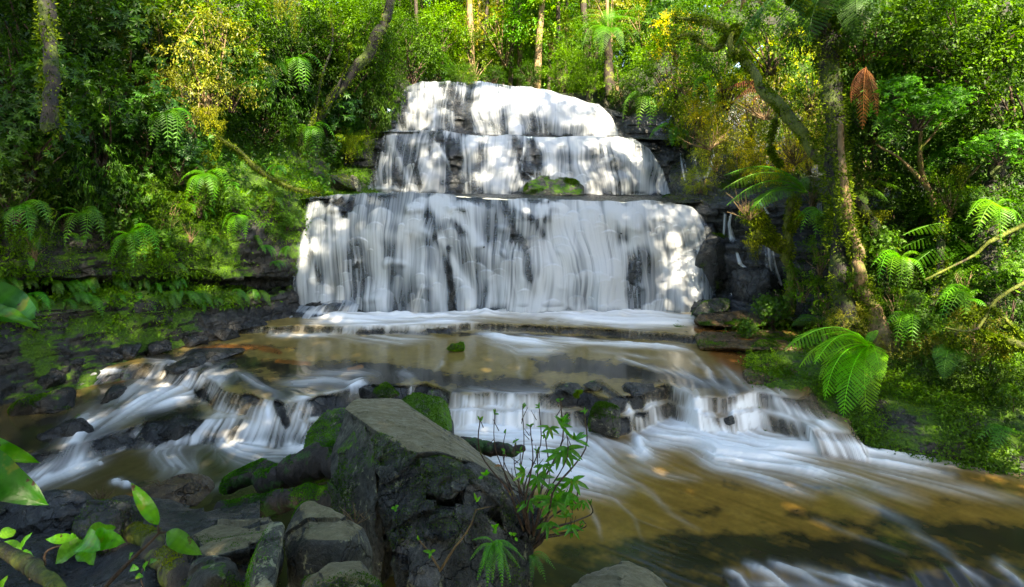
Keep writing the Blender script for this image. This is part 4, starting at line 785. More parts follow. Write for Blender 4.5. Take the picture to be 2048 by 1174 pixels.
for a_ in [
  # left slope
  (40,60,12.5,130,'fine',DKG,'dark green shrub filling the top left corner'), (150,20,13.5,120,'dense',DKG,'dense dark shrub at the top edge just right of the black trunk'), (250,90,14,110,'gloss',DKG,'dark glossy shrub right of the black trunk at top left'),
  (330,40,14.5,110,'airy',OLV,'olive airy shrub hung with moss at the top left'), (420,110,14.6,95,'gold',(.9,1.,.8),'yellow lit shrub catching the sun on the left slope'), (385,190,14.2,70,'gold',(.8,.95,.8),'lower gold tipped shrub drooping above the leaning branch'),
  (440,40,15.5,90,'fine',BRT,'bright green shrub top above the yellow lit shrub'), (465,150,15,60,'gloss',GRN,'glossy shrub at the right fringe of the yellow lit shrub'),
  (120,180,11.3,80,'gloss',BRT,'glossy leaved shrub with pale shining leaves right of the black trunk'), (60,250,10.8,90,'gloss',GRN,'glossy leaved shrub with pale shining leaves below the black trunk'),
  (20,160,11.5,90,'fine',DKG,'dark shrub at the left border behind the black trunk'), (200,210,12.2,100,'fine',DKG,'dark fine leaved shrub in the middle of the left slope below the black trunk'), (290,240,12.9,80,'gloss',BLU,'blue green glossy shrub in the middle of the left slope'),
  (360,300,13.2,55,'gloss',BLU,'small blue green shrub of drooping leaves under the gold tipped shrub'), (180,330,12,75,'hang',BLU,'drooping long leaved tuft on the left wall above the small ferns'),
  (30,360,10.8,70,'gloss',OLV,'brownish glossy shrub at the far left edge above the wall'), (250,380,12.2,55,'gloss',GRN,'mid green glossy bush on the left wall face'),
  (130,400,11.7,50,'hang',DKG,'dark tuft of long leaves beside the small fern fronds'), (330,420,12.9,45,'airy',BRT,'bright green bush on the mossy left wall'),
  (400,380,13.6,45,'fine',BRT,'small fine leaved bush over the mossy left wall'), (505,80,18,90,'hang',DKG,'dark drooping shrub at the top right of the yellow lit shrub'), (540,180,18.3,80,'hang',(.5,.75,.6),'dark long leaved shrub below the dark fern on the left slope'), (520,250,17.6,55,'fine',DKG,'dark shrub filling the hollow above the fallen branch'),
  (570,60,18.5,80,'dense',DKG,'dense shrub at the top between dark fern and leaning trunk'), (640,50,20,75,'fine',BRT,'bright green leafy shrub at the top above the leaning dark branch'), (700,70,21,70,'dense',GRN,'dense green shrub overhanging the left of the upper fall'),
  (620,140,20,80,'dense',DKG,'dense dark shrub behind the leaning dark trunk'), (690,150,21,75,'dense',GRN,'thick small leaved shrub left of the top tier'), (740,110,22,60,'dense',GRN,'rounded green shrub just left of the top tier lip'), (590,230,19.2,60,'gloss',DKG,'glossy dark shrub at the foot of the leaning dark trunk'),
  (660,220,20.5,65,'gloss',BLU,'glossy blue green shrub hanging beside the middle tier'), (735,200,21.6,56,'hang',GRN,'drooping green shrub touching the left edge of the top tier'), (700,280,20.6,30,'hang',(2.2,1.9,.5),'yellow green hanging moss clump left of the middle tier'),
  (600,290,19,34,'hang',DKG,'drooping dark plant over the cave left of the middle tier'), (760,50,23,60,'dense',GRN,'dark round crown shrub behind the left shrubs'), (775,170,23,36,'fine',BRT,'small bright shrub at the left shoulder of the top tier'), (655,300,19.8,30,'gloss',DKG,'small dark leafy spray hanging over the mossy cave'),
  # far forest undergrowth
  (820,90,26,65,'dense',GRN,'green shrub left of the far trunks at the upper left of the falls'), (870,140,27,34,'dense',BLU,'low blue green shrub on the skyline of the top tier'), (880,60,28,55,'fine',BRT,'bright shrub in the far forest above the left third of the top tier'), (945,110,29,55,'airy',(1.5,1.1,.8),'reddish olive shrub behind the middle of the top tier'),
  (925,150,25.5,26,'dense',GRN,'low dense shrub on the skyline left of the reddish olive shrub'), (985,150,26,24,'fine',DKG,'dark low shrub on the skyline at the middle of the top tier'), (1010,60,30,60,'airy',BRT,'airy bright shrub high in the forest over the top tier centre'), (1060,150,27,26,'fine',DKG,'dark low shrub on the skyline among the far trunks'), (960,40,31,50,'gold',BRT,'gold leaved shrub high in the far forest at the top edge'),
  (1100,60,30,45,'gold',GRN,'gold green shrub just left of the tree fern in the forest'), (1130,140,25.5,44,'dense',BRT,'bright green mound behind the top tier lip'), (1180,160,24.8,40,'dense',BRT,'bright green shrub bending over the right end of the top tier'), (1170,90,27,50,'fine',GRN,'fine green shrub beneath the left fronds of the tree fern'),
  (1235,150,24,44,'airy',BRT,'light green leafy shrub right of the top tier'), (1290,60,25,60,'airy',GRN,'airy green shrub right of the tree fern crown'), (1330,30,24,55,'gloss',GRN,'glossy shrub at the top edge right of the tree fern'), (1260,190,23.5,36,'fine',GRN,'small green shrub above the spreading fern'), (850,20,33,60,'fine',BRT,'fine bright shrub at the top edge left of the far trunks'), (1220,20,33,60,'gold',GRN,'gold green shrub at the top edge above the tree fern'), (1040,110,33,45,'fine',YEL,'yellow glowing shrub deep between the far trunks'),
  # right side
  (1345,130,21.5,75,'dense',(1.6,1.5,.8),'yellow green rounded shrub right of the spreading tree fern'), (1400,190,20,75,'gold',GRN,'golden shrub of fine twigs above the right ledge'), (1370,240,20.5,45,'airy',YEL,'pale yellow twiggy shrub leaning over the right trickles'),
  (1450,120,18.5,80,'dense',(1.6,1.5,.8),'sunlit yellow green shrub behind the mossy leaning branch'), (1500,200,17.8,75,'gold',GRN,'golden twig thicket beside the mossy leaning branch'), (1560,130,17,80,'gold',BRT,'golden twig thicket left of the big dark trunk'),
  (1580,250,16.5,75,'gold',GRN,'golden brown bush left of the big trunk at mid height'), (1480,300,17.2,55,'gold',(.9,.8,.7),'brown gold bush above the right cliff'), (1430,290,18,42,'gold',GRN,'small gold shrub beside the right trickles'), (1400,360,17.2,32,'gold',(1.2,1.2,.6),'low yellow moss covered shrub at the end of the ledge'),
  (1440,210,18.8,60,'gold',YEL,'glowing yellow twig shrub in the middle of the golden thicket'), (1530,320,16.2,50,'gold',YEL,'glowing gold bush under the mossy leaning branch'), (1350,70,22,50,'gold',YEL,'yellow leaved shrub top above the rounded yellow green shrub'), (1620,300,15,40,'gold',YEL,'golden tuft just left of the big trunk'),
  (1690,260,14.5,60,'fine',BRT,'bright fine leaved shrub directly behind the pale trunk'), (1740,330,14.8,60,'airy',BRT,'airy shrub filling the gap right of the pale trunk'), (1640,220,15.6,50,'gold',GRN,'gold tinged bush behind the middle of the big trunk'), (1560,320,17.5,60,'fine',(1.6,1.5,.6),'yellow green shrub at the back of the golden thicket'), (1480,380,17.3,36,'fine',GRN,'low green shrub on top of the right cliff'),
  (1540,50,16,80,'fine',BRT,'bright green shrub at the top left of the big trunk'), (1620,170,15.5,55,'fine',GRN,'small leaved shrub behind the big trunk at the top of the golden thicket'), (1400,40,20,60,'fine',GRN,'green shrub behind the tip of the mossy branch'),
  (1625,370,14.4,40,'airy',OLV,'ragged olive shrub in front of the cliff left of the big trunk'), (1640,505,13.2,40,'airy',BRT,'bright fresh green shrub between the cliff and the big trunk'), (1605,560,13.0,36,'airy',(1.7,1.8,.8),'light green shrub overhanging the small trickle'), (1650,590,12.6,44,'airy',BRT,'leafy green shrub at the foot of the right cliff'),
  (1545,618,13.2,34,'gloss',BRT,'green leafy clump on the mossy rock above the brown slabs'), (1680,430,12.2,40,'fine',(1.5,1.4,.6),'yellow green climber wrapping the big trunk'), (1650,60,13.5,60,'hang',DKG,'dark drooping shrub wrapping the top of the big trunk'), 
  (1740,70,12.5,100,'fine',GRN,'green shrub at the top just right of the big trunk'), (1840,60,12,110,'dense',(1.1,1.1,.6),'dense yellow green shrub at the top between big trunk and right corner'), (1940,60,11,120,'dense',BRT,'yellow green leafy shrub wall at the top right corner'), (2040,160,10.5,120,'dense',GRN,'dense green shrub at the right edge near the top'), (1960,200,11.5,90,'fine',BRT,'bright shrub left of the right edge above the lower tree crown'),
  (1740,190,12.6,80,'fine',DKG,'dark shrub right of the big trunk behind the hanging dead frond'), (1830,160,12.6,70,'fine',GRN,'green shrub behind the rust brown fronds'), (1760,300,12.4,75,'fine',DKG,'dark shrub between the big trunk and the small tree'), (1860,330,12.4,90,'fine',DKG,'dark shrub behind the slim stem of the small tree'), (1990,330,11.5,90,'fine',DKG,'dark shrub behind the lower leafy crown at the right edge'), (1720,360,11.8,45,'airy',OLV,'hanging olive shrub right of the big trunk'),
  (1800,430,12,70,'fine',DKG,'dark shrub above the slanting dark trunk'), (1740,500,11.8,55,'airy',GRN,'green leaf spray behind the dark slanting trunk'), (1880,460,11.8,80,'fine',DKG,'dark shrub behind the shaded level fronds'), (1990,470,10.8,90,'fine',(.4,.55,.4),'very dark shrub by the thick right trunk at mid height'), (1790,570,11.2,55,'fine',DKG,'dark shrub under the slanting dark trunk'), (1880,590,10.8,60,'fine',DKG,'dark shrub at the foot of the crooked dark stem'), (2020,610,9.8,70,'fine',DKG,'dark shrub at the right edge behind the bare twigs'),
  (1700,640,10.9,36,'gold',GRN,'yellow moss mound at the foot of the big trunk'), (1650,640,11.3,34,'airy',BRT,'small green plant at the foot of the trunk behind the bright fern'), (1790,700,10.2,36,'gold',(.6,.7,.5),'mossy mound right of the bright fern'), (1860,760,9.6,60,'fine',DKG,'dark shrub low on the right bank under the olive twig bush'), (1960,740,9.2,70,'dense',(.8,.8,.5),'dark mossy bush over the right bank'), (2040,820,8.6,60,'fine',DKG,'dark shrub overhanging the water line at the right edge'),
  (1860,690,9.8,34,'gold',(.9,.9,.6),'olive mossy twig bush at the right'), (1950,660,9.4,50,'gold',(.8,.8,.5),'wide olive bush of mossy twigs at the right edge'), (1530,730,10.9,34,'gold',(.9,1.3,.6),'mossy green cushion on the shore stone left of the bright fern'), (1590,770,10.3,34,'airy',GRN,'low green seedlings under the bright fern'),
  ]: shrub(*a_)
for a_ in [(1850,640,9.9,30,'gloss',BRT,'glossy round leaved seedling right of the trunk foot'),(1835,600,10.0,22,'gloss',BRT,'topmost glossy round leaved sprig beside the trunk foot'),(1760,765,9.7,26,'airy',BRT,'pale leaved sprig right of the bright fern tips'),(1860,790,9.3,20,'airy',YEL,'yellow leaved sprig in the dark right bank'),(1900,840,9.0,22,'fine',GRN,'small green sprig low on the dark right bank'),
  (320,470,12.6,24,'gloss',(1.6,1.6,.7),'yellow green seedling on the middle of the mossy wall'),(325,505,12.7,20,'hang',(2.,2.,.8),'pale drooping fern tuft low on the mossy wall'),(575,440,15.1,16,'gloss',BRT,'small rosette plant left of the lower fall'),(550,460,14.9,18,'hang',BLU,'dark drooping tuft left of the lower fall'),(350,330,13.2,30,'hang',GRN,'leafy tuft in the middle of the left slope'),(440,470,13.9,22,'airy',BRT,'tiny green tuft on the mossy buttress'),
  (155,845,9.3,14,'fine',BRT,'tiny bright plant on the black rock in the left pool'),
  (1790,600,10.6,34,'airy',BRT,'bright leafy sprig beside the foot of the slanting trunk'),(1700,560,11.0,26,'airy',(1.7,1.6,.7),'yellow green climber on the lower half of the big trunk'),(1930,560,10.2,40,'airy',GRN,'airy green plant in front of the thick right trunk'),(2030,540,9.6,44,'gloss',BRT,'bright glossy leaves at the right edge at mid height'),
  (1760,480,11.4,36,'gloss',BRT,'glossy green sprig between the big trunk and the small tree'),(1900,380,10.9,44,'airy',(1.7,1.6,.7),'yellow green spray under the small tree crown'),(1980,800,8.8,30,'airy',BRT,'bright little plant in the dark hollow of the right bank'),(1750,850,9.4,26,'fine',BRT,'mossy green tuft low on the bank under the bright fern'),
  (1640,800,9.9,26,'fine',BRT,'green tuft at the water edge left of the fern tips'),(1820,880,9.0,30,'fine',GRN,'low green tuft at the water line of the right bank'),(1500,655,12.6,24,'gloss',BRT,'small leafy plant on the brown slabs'),(1960,410,10.6,40,'gloss',BRT,'bright glossy spray between the small tree and the right edge'),
  (470,400,14.,30,'gloss',BRT,'leafy plant on the buttress under the fallen branch'),(380,450,13.2,28,'airy',(1.7,1.6,.7),'yellow green plant in the middle of the mossy wall'),(230,450,12.1,30,'gloss',BRT,'bright plant above the dark overhang on the left wall'),(70,480,11,34,'airy',BRT,'bright leafy plant at the far left above the overhang'),(540,400,15,22,'airy',BRT,'green plant beside the lower end of the fallen branch'),(290,380,12.6,34,'hang',BRT,'hanging bright grass tuft in the middle of the left wall')]: shrub(*a_, cat='plant', top='plant')

# ---- fronds and ferns
def frond_arrays(npair=26, wr=.95, pin=.22, droop=.35, sub=0, lift=.15, fold=0.0, seed=0, lanc=.7):
    """a frond of length about 1 along +x, arching in z"""
    rng = np.random.default_rng(seed); t = np.linspace(0, 1, 24)
    def rach(t): return np.stack([t*(1-.08*droop*t), .03*np.sin(t*3+seed), lift*np.sin(t*np.pi*.9)*1.0-droop*t**2.2], 1)
    parts = []; rp = rach(t); V, Fq = tube(rp, .009*(1-t*.85)+.001, 4); parts.append((V, Fq)); tone = [np.full(len(V), .8)]
    ti = np.linspace(.1, .985, npair); pc = rach(ti); tg = unit(rach(ti+.01)-pc)
    for sgn in (1, -1):
        ln = pin*(np.sin(np.pi*(.16+.84*ti)**1.0)**lanc)*(.92+.16*rng.random(npair))
        side = np.array([0, sgn, 0.]); nrm = unit(np.cross(tg, side)*sgn)
        dr = unit(side*1.0+tg*(.28+.35*ti)[:, None]+np.array([0, 0, -.18-fold])+rng.normal(size=(npair, 3))*.04)
        if not sub:
            V, Ft = leaves(pc, dr, nrm, ln, (ti[1]-ti[0])*wr*np.ones(npair), .18, .1, .25); parts.append((V, Ft)); tone.append(np.repeat(.3+.5*rng.random(npair), 4))
        else:
            q = np.linspace(.06, .97, sub)
            for s2 in (1, -1):
                base = pc[:, None]+dr[:, None]*(ln[:, None]*q[None])[..., None]-nrm[:, None]*(ln[:, None]*.18*q[None]**2)[..., None]
                l2 = ln[:, None]*.30*(1-q[None]*.85)*np.ones((npair, sub)); l2 = np.minimum(l2, (ti[1]-ti[0])*.40)
                pd = np.cross(nrm, dr)*s2; d2 = pd[:, None]+dr[:, None]*.45
                n = npair*sub; V, Ft = leaves(base.reshape(-1, 3), np.broadcast_to(d2, (npair, sub, 3)).reshape(-1, 3), np.broadcast_to(nrm[:, None], (npair, sub, 3)).reshape(-1, 3), l2.ravel(), (ln[:, None]/sub*1.15*np.ones((npair, sub))).ravel(), .1, .05, .35)
                parts.append((V, Ft)); tone.append(np.repeat(.25+.5*np.repeat(rng.random(npair), sub)+.1*rng.random(n), 4))
    V, Fc = join(parts); return V, Fc, np.concatenate(tone)
FR = {}
for key, kw, mt in [('tree', dict(npair=30, pin=.24, droop=.3, sub=12, seed=1), 'frond'), ('tree2', dict(npair=28, pin=.22, droop=.55, sub=12, seed=2, lift=.3), 'frond'), ('far', dict(npair=17, pin=.2, droop=.45, seed=6, wr=.45, lift=.25), 'frond'), ('simple', dict(npair=24, pin=.13, droop=.35, seed=3, lanc=.45, wr=.75), 'frond'),
                    ('dead', dict(npair=20, pin=.2, droop=.2, seed=4, fold=.6, wr=.62), 'frond_dead'), ('small', dict(npair=18, pin=.16, droop=.45, seed=5, wr=.7), 'frond')]:
    V, Fc, tn = frond_arrays(**kw); FR[key] = mk_mesh('frond', V, Fc, {'rnd': tn, 'moss': tn*0}, False, M[mt])
def frond(parent, a, b, key='tree', roll=0, tint=(1,1,1), wid=1.0, up=Vector((0,0,1))):
    """frond child running from world point a to b"""
    a, b = Vector(a), Vector(b); d = b-a; L = d.length; x = d.normalized(); y = up.cross(x).normalized(); z = x.cross(y)
    # the frond mesh drops by `droop` at its tip: rotate so the tip lands on b
    tip = {'far': (-.45+.08, .96), 'tree': (-.3+.05, .976), 'tree2': (-.55+.1, .956), 'simple': (-.35+.05, .972), 'dead': (-.2+.05, .98), 'small': (-.45+.05, .96)}[key]
    ang = math.atan2(-tip[0], tip[1]); s = L/math.hypot(*tip)
    m = Matrix((x, y, z)).transposed().to_4x4() @ Matrix.Rotation(roll, 4, 'X') @ Matrix.Rotation(-ang, 4, 'Y') @ Matrix.Diagonal((s, s*wid, s, 1))
    o = obj('frond', FR[key], parent); o.matrix_local = Matrix.Translation(a-parent.location) @ m; o.color = (*tint, 1); return o
def fern_px(c, tips, Y, label, key='tree', tint=(1,1,1), cat='fern', dY=.6, base_down=0., wid=1., group=None, name='fern'):
    """crown point c (px,py), frond tips [(px,py[,dY])]"""
    b = at(c[0], c[1], Y); e = empty(name, b-Vector((0, 0, base_down)), 0, label, cat, group)
    for i, t in enumerate(tips):
        d = t[2] if len(t) > 2 else random.uniform(-dY, dY)
        frond(e, b, at(t[0], t[1], Y+d), key, random.uniform(-.25, .25), tuple(k*random.uniform(.85, 1.15) for k in tint), wid)
    return e, b
BF = (1.1,1.25,.8)
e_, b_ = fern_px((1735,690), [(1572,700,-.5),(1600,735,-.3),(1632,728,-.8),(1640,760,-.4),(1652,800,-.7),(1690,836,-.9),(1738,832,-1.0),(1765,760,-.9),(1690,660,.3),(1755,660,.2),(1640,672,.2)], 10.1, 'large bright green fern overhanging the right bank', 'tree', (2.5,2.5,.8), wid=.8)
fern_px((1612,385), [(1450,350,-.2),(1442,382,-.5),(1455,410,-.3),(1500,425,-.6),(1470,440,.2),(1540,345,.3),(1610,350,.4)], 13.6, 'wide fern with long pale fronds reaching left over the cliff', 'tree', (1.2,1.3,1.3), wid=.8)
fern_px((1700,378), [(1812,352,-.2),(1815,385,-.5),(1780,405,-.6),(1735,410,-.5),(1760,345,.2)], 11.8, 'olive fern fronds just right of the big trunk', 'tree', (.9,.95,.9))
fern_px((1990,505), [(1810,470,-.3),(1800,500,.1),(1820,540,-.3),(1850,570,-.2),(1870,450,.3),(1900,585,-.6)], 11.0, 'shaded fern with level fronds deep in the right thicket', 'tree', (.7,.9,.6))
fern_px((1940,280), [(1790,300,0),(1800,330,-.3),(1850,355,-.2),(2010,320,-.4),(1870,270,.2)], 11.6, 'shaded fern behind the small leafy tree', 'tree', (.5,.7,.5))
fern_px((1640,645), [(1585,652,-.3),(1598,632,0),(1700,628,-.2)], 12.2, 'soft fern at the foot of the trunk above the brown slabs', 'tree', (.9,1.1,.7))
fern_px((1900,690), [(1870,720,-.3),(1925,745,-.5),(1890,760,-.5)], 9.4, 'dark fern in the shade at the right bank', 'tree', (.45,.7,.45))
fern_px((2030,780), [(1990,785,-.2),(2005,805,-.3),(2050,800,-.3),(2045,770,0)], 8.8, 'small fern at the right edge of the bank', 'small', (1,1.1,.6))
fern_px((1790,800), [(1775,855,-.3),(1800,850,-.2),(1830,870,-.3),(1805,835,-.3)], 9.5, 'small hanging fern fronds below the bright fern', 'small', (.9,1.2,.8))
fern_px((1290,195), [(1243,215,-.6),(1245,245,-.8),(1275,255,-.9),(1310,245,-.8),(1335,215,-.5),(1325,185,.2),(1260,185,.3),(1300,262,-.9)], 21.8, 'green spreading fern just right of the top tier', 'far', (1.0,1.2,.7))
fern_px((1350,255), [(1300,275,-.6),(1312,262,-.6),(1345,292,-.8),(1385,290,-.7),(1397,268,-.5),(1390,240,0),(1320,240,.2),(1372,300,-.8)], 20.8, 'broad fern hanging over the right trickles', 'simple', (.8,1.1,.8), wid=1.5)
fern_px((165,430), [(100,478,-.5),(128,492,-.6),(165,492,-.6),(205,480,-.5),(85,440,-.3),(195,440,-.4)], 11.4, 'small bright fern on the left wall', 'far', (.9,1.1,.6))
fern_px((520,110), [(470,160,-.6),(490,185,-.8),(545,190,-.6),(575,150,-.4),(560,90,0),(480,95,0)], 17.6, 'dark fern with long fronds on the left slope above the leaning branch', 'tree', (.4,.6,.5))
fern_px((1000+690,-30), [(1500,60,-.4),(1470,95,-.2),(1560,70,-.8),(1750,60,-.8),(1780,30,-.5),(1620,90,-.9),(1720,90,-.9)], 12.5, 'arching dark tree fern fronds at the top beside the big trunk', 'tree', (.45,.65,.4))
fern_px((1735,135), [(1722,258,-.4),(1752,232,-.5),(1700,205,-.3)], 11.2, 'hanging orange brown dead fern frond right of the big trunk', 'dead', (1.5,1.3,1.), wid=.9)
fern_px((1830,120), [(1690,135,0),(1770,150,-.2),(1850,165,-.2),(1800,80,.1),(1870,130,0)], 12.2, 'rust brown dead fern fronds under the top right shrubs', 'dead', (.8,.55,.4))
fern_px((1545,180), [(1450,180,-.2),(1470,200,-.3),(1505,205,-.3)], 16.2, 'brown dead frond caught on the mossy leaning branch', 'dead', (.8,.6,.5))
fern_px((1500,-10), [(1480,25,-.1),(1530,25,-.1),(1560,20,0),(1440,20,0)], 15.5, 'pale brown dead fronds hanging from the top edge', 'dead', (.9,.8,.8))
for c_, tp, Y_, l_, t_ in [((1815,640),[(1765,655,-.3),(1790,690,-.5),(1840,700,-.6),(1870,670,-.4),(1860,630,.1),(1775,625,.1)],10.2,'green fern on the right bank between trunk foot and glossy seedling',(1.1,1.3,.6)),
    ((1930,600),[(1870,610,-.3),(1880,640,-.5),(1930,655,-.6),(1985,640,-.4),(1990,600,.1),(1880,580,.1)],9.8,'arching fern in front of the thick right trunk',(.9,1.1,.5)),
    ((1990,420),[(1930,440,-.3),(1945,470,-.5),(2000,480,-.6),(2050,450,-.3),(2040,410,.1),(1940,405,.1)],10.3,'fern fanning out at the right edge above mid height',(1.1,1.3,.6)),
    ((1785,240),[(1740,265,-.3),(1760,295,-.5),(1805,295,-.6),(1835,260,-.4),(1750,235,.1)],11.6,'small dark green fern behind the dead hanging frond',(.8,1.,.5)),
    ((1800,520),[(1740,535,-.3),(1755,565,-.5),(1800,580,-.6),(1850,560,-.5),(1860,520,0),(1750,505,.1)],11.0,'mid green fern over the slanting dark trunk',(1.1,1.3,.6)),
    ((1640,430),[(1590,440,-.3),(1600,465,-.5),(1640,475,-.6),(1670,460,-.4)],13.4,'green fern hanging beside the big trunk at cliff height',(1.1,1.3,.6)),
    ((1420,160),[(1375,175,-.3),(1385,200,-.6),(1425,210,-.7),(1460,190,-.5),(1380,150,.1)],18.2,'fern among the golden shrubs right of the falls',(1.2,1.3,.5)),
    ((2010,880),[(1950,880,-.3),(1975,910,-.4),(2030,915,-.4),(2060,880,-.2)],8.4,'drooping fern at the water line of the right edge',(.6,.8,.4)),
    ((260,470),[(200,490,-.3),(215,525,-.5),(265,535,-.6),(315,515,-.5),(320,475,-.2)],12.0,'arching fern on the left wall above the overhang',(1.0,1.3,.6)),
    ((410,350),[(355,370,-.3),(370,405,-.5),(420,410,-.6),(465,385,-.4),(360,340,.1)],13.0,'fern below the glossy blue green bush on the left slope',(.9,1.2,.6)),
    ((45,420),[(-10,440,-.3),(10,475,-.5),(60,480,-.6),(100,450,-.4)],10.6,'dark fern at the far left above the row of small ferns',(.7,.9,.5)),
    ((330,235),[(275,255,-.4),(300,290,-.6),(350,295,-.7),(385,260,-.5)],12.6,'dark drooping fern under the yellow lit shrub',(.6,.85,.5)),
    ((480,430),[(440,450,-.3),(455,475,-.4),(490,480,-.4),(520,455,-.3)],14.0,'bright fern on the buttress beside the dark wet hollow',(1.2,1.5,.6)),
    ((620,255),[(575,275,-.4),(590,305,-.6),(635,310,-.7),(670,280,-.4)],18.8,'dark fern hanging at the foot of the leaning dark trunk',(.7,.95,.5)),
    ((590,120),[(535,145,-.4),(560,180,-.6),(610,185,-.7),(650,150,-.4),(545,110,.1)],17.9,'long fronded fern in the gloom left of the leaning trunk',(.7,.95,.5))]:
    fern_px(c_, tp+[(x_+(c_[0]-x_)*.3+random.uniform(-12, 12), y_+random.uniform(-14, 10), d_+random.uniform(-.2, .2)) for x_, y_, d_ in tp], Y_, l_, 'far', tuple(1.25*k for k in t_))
# tree fern with a trunk, left of the yellow shrub
e_, b_ = fern_px((1215,68), [(1140,40,-.3),(1145,78,-.6),(1165,100,-.9),(1205,112,-1.2),(1250,100,-1),(1285,75,-.6),(1290,45,-.2),(1270,22,.3),(1220,12,.6),(1170,18,.4),(1155,58,.9),(1240,40,1.2),(1275,95,-.5),(1190,95,-1)], 23.6, 'tree fern with a spreading umbrella crown and brown trunk above the top tier', 'tree2', (.9,1.05,.8), 'tree fern', base_down=2.6, name='tree_fern')
obj('trunk', tubes_mesh('trunk', [tube([(.1,0,0),(0,.05,1.4),(0,0,2.6)], [.22,.17,.15], 10, .25, 3, 6)], M['bark']), e_)
# fringe of little ferns hanging under the left overhang
rr = random.Random(9)
for i in range(74):
    px = rr.uniform(-20, 520); t = max(0, min(1, (px-150)/430)); foot = np.interp(px, [a[0] for a in Lc], [a[1] for a in Lc])
    row = rr.random()
    if px > 360: row = .7+.3*row
    py = (552+8*t if row < .5 else 588-8*t)+rr.uniform(-4, 14); Yf = foot+(.0 if row > .5 else .45)
    n = rr.randint(3, 5); sz = rr.uniform(22, 46)*(1-.35*t)
    fern_px((px, py), [(px+rr.uniform(-.9, .9)*sz, py+sz*rr.uniform(.5, 1.05), rr.uniform(-.3, -.05)) for _ in range(n)], Yf, 'small hanging fern in the row under the overhang of the left wall', 'small' if rr.random() < .6 else 'simple', (rr.uniform(.6, 1.1), rr.uniform(.9, 1.3), .8), group='small ferns along the left overhang', wid=1.4)
for i in range(34):
    px, py = rr.uniform(40, 600), rr.uniform(300, 540)
    foot = np.interp(px, [a[0] for a in Lc], [a[1] for a in Lc]); Yf = foot+np.interp(py, [330, 375, 420, 500, 545], [1.4, .9, .55, .3, .15])-.15; sz = rr.uniform(16, 34)
    fern_px((px, py), [(px+rr.uniform(-1, 1)*sz, py+sz*rr.uniform(.1, 1.), rr.uniform(-.35, -.1)) for _ in range(5)], Yf, 'little fern sprouting from the face of the mossy left wall', 'small', (rr.uniform(.6, 1.2), rr.uniform(.9, 1.4), .8), group='little ferns on the face of the left wall', wid=1.3)

# ---- ground cover: leaf litter of tiny leaves over the drapes
def cover(name, A, Nn, n, L, seed, mat, tint, sel=None, hang=.4, cat=None, lift=.05, clump=1.2):
    rng = np.random.default_rng(seed); nu, nv = A.shape[:2]
    du = np.linalg.norm(np.diff(A, axis=0), axis=-1)[:, :-1]; dv = np.linalg.norm(np.diff(A, axis=1), axis=-1)[:-1, :]; ar = du*dv
    cx = A[:-1, :-1]; px = CW+F*cx[..., 0]/cx[..., 1]; py = HZ+F*(CH-cx[..., 2])/cx[..., 1]
    wt = ar*(px > -250)*(px < 2300)*(py > -350)*(py < 1150)
    wt = wt*sstep(-.25, .35, fbm(cx[..., 0]*clump, cx[..., 1]*clump, cx[..., 2]*clump, 4, seed))
    if sel is not None: wt = wt*sel(px, py, cx)
    wt = wt/wt.sum(); idx = rng.choice(wt.size, n, p=wt.ravel()); i, j = idx//(nv-1), idx % (nv-1)
    a, b = rng.random((2, n, 1)); P = A[i, j]*(1-a)*(1-b)+A[i+1, j]*a*(1-b)+A[i, j+1]*(1-a)*b+A[i+1, j+1]*a*b; No = Nn[i, j]
    P = P+No*(rng.random((n, 1))*lift); D = unit(No*.6+rng.normal(size=(n, 3))*.8+np.array([0, 0, -hang])); Nm = unit(No+np.array([0, 0, .6])+rng.normal(size=(n, 3))*.4)
    s = L*(.5+rng.random(n)); V, Fc = leaves(P, D, Nm, s, s*.5)
    tn = np.clip(.5+.5*fbm(P[:, 0]*2, P[:, 1]*2, P[:, 2]*2, 3, seed+4), 0, 1)*.5+.5*rng.random(n)
    o = obj(name, mk_mesh(name, V, Fc, {'rnd': np.repeat(tn, 4)}, False, M[mat])); o.color = (*tint, 1); return tag(o, kind='stuff')
def selL(px, py, c):
    r = sstep(560, 540, py)+.9*sstep(566, 574, py)*sstep(625, 600, py)+.35*sstep(620, 630, py)*sstep(700, 670, py)*sstep(360, 320, px)
    s, _, _ = stroke_eval(px, py, [([(510,470),(530,540)], 30, 1.2), ([(520,570),(600,600),(560,640)], 40, 1.)])
    return np.clip(r-s, 0, 1)*(1+2.*sstep(350, 260, py)*0)
cover('undergrowth', WL, NL, 110000, .07, 1, 'leaf', (1.6,1.6,.8), selL, lift=.12)
cover('undergrowth', WL, NL, 26000, .12, 2, 'leaf_gloss', (.8,1.,.8), lambda px, py, c: sstep(440, 300, py), lift=.35)
cover('moss', WL, NL, 70000, .028, 3, 'moss_tuft', (.8,1.4,.5), lambda px, py, c: np.clip(selL(px, py, c), 0, 1)*sstep(250, 350, py), lift=.03, clump=2.2)
cover('undergrowth', WB, NB, 22000, .07, 4, 'leaf', (1.3,1.4,.7), None, lift=.12)
cover('undergrowth', BR, NBR, 80000, .06, 5, 'leaf', (1.,1.1,.6), lambda px, py, c: 1.2-sstep(1.2, .2, c[..., 2]), lift=.15)
cover('undergrowth', BR, NBR, 60000, .045, 15, 'leaf', (1.3,1.3,.6), lambda px, py, c: sstep(2.6, .8, c[..., 2])*sstep(1500, 1600, px), lift=.16, clump=1.8)
cover('moss', BR, NBR, 90000, .024, 6, 'moss_tuft', (.7,1.,.6), lambda px, py, c: sstep(4, .3, c[..., 2]), lift=.03, clump=2.2)
cover('undergrowth', BR, NBR, 30000, .13, 7, 'leaf', (.7,.9,.6), lambda px, py, c: sstep(1.5, 3, c[..., 2]), lift=.6)
cover('moss', WR, NR, 24000, .03, 8, 'moss_tuft', (.9,1.,.5), lambda px, py, c: sstep(420, 395, py)+.25*sstep(595, 610, py), lift=.05, clump=2.)
